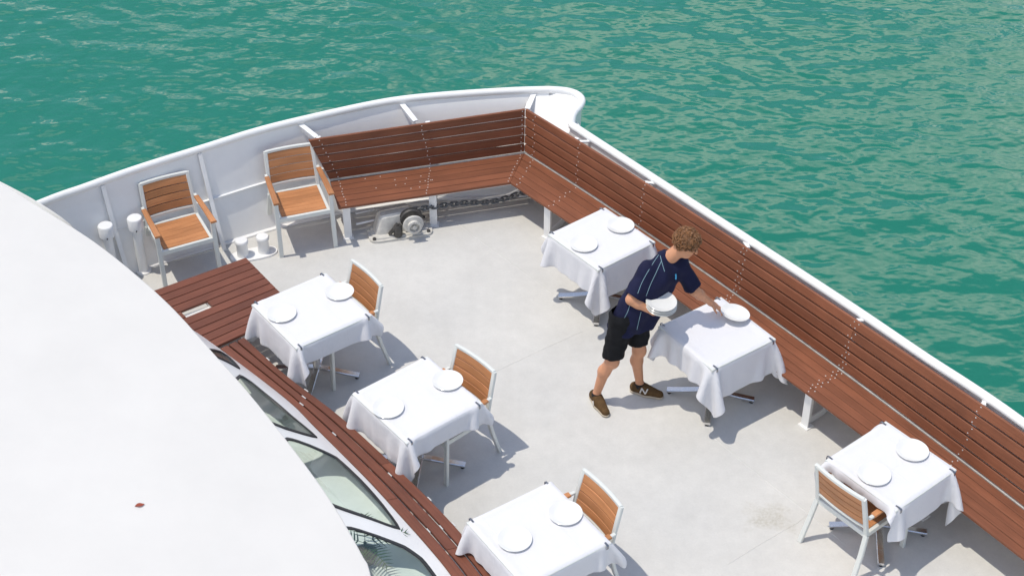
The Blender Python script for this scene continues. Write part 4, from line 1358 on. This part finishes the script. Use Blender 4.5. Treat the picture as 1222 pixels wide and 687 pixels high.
# head
body.ell(hp_(-.012, 0, .030), (.098, .077, .092), HR, .02)
body.ell(hp_(.028, 0, -.045), (.062, .058, .075), HR, .03)
body.ell(hp_(.052, 0, -.092), (.034, .038, .024), HR, .03)          # chin
body.cone(hp_(.088, 0, .012), hp_(.112, 0, -.028), .009, .0135, .014)  # nose
body.ell(hp_(.108, 0, -.033), (.010, .017, .009), HR, .01)
body.cone(hp_(.083, -.033, .022), hp_(.083, .033, .022), .012, .012, .016)  # brow
body.ell(hp_(.083, 0, -.062), (.012, .024, .006), HR, .008); body.ell(hp_(.080, 0, -.073), (.012, .021, .007), HR, .008)   # lips
for s in (-1, 1):
    body.ell(hp_(.062, s * .042, -.022), (.022, .020, .022), HR, .02)
    body.carve(hp_(.100, s * .032, .003), .013, .012)
    e = hp_(-.004, s * .079, -.008)
    Re = np.stack([nrm(Hf * .9 - Hl * s * .35), nrm(Hl * .9 + Hf * s * .35), Hu], 1)
    body.ell(e, (.019, .008, .032), Re, .008); body.carve(e + Hl * s * .008 + Hf * .004, .009, .006)
# arms
for sh, el, wr in ((RSh, REl, RWr), (LSh, LEl, LWr)):
    body.cone(sh, el, .052, .042, .03)
    m = el * .7 + wr * .3
    body.cone(el, m, .041, .042, .03); body.cone(m, wr, .041, .027, .03)
# hands
def hand(wr, d, nrmv, thumb_side, curl, spread=1.0):
    "d: way the fingers point, nrmv: out of the back of the hand"
    d = nrm(d); n = nrm(np.array(nrmv) - d * np.dot(nrmv, d)); sd = np.cross(n, d) * thumb_side
    palm = wr + d * .045
    body.ell(palm, (.050, .040, .016), np.stack([d, sd, n], 1), .018)
    body.cone(wr, palm, .026, .022, .02)
    for k, (off, L_) in enumerate(((.028, .072), (.010, .080), (-.009, .074), (-.026, .058))):
        b = wr + d * .085 + sd * off
        a1 = curl * .6; p1 = b + (d * math.cos(a1) - n * math.sin(a1)) * L_ * .45 + sd * off * .15 * spread
        a2 = curl * 1.5; p2 = p1 + (d * math.cos(a2) - n * math.sin(a2)) * L_ * .32
        a3 = curl * 2.2; p3 = p2 + (d * math.cos(a3) - n * math.sin(a3)) * L_ * .25
        body.cone(b - d * .02, p1, .0095, .009, .006); body.cone(p1, p2, .009, .008, .003); body.cone(p2, p3, .008, .007, .003)
    t0 = wr + d * .025 + sd * .028; t1 = t0 + d * .032 + sd * .022 - n * .018; t2 = t1 + d * .030 + sd * .002 - n * .014
    body.cone(t0, t1, .013, .0105, .01); body.cone(t1, t2, .0105, .008, .003)
STK = px(788.5, 368.0, 1.085)             # underside of the stack
hand(RWr, STK + np.array((.10, -.03, -.012)) - RWr, (.0, 0, -1), -1, .38)
plate5 = px(877, 373.5, .805)
hand(LWr, px(862, 369.5, .805) - LWr, (-.15, .1, 1), -1, .40)
bm_ = body.mesh('body', M['skin'], 2)
bo = obj('body', bm_, per)

# shorts
sh = SDF(W(.70, 10.1, .42), W(1.30, 10.72, 1.02), .008)
for hip, kn, s in ((RHip, RKn, 0), (LHip, LKn, 1)):
    ax_ = nrm(kn - hip); end = hip + ax_ * (.355 if s == 0 else .30)
    sh.cone(hip + np.array((0, 0, .03)), kn + ax_ * .05, .108, .088, .03, [(end, ax_ + np.array((.12, 0, 0)))])
sh.cone(RHip + [0, 0, .06], LHip + [0, 0, .06], .105, .105, .04)
sh.wrinkle(lambda X, Y, Z: .0045 * np.sin(34 * X + 22 * Z + 3 * np.sin(20 * Y)) * np.sin(17 * Z - 26 * X) + .002 * np.sin(70 * Z + 40 * Y))
so_ = obj('shorts', sh.mesh('shorts', M['shorts'], 1), per)

# shirt
st_ = SDF(W(.74, 10.08, .74), W(1.72, 10.95, 1.56), .0075)
hem = Pel + np.array((-.02, 0, -.13))
hem_n = np.array((-.06, .05, -1.0))
for s, hip, sh_ in ((-1, RHip, RSh), (1, LHip, LSh)):
    a = Pel + lat * .080 * s - np.array((.0, 0, .20)); b = Chest + lat * .105 * s - spine * .06
    mid = a * .45 + b * .55
    st_.cone(a, mid, .142, .116, .05, [(hem, hem_n)]); st_.cone(mid, b, .116, .098, .06)
st_.cone(Pel + fwd * .02, Chest - spine * .1 + fwd * .02, .12, .125, .06, [(hem, hem_n)])
st_.cone(RSh, LSh, .068, .068, .06); st_.cone(RSh, Neck - spine * .02, .064, .062, .04); st_.cone(LSh, Neck - spine * .02, .064, .062, .04)
st_.cone(Neck - spine * .09, Neck - spine * .012, .085, .062, .04, [(Neck + spine * .004, spine)])
for sh_, el in ((RSh, REl), (LSh, LEl)):
    ax_ = nrm(el - sh_); L_ = np.linalg.norm(el - sh_); end = sh_ + ax_ * L_ * .86
    st_.cone(sh_, sh_ + ax_ * L_ * 1.1, .072, .080, .045, [(end, ax_)])
def wr_fn(X, Y, Z):
    a = (X * .6 - Z * .75); b = (X * .75 + Z * .6); c = Y
    return .0070 * np.sin(30 * a + 9 * c + 2.2 * np.sin(11 * b)) * (.5 + .5 * np.sin(8 * b + 5 * c)) + .0030 * np.sin(55 * b + 20 * c + 2 * np.sin(14 * a))
st_.wrinkle(wr_fn)
shirt_o = obj('shirt', st_.mesh('shirt', M['shirt'], 1), per)
# collar
mb = MB(); A, B, N_ = [], [], []
cf = nrm(fwd + np.array((.15, -.1, 0)) - spine * np.dot(fwd, spine)); cs = np.cross(spine, cf)
for k in range(25):
    a = math.radians(26 + 308 * k / 24)
    d = cf * math.cos(a) + cs * math.sin(a)
    drop = .045 * max(0, math.cos(a))
    A.append(V(Neck + d * (.066 + .012 * max(0, math.cos(a))) + spine * (.032 - drop))); B.append(V(Neck + d * .098 + spine * (-.018 - drop * 1.5))); N_.append(V(nrm(d * .75 + spine * .6)))
mb.board(A[::-1], B[::-1], N_, .007, .002); mb.build('collar', M['shirt'], per)
# socks and shoes
Rd, Ld = nrm((.40, -.915, 0)), nrm((.93, -.37, 0))
for an, d in ((RAnk, Rd), (LAnk, Ld)):
    g = an * [1, 1, 0]; s_ = np.array((-d[1], d[0], 0))
    S = SDF(g - [.3, .3, 0], g + [.3, .3, .2], .005)
    heel = g - d * .045; toe = g + d * .185
    S.cone(heel + [0, 0, .045], g + d * .06 + [0, 0, .042], .040, .046, .03); S.cone(g + d * .06 + [0, 0, .042], toe + [0, 0, .034], .046, .036, .03)
    S.cone(heel + [0, 0, .06], an + d * .02 + [0, 0, -.02], .038, .040, .03, [(an + [0, 0, .0], (0, 0, 1))])
    S.cone(an + d * .03 + [0, 0, -.02], g + d * .12 + [0, 0, .05], .03, .028, .03, [(an + [0, 0, .01], (0, 0, 1))])
    S.plane((0, 0, .016), (0, 0, -1))
    shoe = obj('shoe', S.mesh('shoe', M['shoe'], 1), per)
    T_ = SDF(g - [.3, .3, .01], g + [.3, .3, .08], .005)
    T_.cone(heel + [0, 0, .03], g + d * .06 + [0, 0, .03], .048, .053, .03); T_.cone(g + d * .06 + [0, 0, .03], toe + [0, 0, .03], .053, .043, .03)
    T_.plane((0, 0, .024), (0, 0, 1)); T_.plane((0, 0, .001), (0, 0, -1))
    obj('sole', T_.mesh('sole', M['sole'], 1), shoe)
    mb = MB(); q = an + [0, 0, -.01]
    mb.tube([V(q + [0, 0, -.02]), V(q + [0, 0, .022]), V(q + [0, 0, .03])], [.046, .043, .040], 20); mb.build('sock', M['sock'], per)
    mb = MB()                             # laces
    for k in range(4):
        c = g + d * (.065 + .022 * k); zz = .098 - .012 * k
        mb.tube([V(c - s_ * .024 + [0, 0, zz - .010]), V(c + [0, 0, zz]), V(c + s_ * .024 + [0, 0, zz - .010])], .0035, 6)
    mb.build('lace', M['sole'], shoe)
    an_shoe = shoe
# projected trim: piping, chest mark and shoe letters lie on the cloth they belong to
def cast(o, u, v):
    if 'bvh' not in CACHE.setdefault(o.name, {}):
        me = o.data; CACHE[o.name]['bvh'] = BVHTree.FromPolygons([v_.co for v_ in me.vertices], [p.vertices[:] for p in me.polygons])
    hit = CACHE[o.name]['bvh'].ray_cast(V((0, 0, CAMZ)) - PB, ray(u, v).normalized())
    return hit
CACHE = {}
def trim(o, pxs, r, name, m, parent, n=24):
    P2 = curve([V((u, v, 0)) for u, v in pxs], n); out = []
    for p in P2:
        h = cast(o, p.x, p.y)
        if h[0] is not None and (not out or (h[0] - out[-1]).length < .09): out.append(h[0] + h[1] * (r * .6))
    if len(out) < 3: print('trim missed', name, len(out)); return
    for _ in range(2): out = [out[0]] + [(out[i - 1] + out[i] * 2 + out[i + 1]) / 4 for i in range(1, len(out) - 1)] + [out[-1]]
    mb = MB(); mb.tube(out, r, 6); mb.build(name, m, parent)
for pl in ([(787, 303), (778, 316), (767, 335), (761, 350)], [(789, 312), (783, 325), (776, 340), (771, 353)], [(787, 300), (789, 310), (793, 324)],
           [(752, 362), (749, 372), (742, 385)], [(765, 372), (762, 384), (760, 393)]):
    trim(shirt_o, pl, .0025, 'piping', M['piping'], shirt_o)
trim(shirt_o, [(806, 327), (806.3, 330), (806, 333)], .007, 'chest_mark', M['logo'], shirt_o, 6)
shoes = [o for o in per.children if o.name.startswith('shoe')]
RS, LS = shoes[0], shoes[1]
for o, segs in ((RS, [[(704, 486), (703, 479)], [(703, 479), (709, 485)], [(709, 485), (708, 478)]]), (LS, [[(764, 468), (766, 463)], [(766, 463), (770, 469.5)], [(770, 469.5), (773, 464)]])):
    for sg in segs: trim(o, [sg[0], ((sg[0][0] + sg[1][0]) / 2, (sg[0][1] + sg[1][1]) / 2), sg[1]], .0065, 'letter_stroke', M['shoewhite'], o, 8)
# hair: scalp cap and loose curls
hr = SDF(Head - .2, Head + .2, .006)
hr.ell(hp_(-.020, 0, .042), (.108, .089, .098), HR, .01)
hr.plane(hp_(.058, 0, .03), Hf * .75 - Hu * .66)
hr.plane(hp_(-.05, 0, -.055), -Hu)
hair_o = obj('hair', hr.mesh('hair', M['hair'], 1), per)
mb = MB(); rr = random.Random(4)
cnt = 0
while cnt < 420:
    v = V((rr.gauss(0, 1), rr.gauss(0, 1), rr.gauss(0, 1))).normalized()
    p = np.array((v.x * .109, v.y * .091, v.z * .101))
    q = hp_(-.020 + p[0], p[1], .040 + p[2])
    if np.dot(q - hp_(.064, 0, .03), Hf * .75 - Hu * .66) > 0 or p[2] < -.085 or (p[2] < -.03 and p[0] > .005): continue
    nrm_ = V(nrm(HR @ np.array((v.x, v.y, v.z)))); t1 = nrm_.orthogonal().normalized(); t2 = nrm_.cross(t1)
    a0 = rr.uniform(0, 6.28); R = rr.uniform(.009, .016); lift_ = rr.uniform(.006, .026)
    P_ = []
    for k in range(8):
        a = a0 + k * .75; P_.append(V(q) + t1 * (R * math.cos(a)) + t2 * (R * math.sin(a)) + nrm_ * (-.004 + lift_ * k / 7))
    mb.tube(P_, [.0052] * 6 + [.004, .002], 5); cnt += 1
mb.build('curls', M['hair'], hair_o)
for s in (-1, 1):
    mb = MB(); mb.lathe([(0, -.008), (.006, -.005), (.008, 0), (.006, .005), (0, .008)], 10, None, hp_(.0875, s * .032, .002)); mb.build('eye', M['eye'], per)
    mb = MB(); mb.tube([V(hp_(.094, s * .016, .022)), V(hp_(.095, s * .032, .027)), V(hp_(.082, s * .050, .022))], [.003, .004, .002], 6); mb.build('eyebrow', M['hair'], per)

# plates in hand
tilt = (math.radians(5), math.radians(4), 0)
ordn = ['lowest', 'second lowest', 'third lowest', 'fourth lowest', 'fifth lowest', 'fifth highest', 'fourth highest', 'third highest', 'second highest', 'topmost']
for k in range(10):
    p = V(STK) + PB + V((.004 * math.sin(k * 2.1), .004 * math.cos(k * 1.7), .0072 * k + .004))
    plate(p, '%s white plate in the stack carried by the person' % ordn[k], 'plates in the carried stack', tilt)
plate(V(plate5) + PB + V((0, 0, -.012)), 'white plate being set down by the person on the laid table', tilt=(math.radians(-3), math.radians(9), 0))
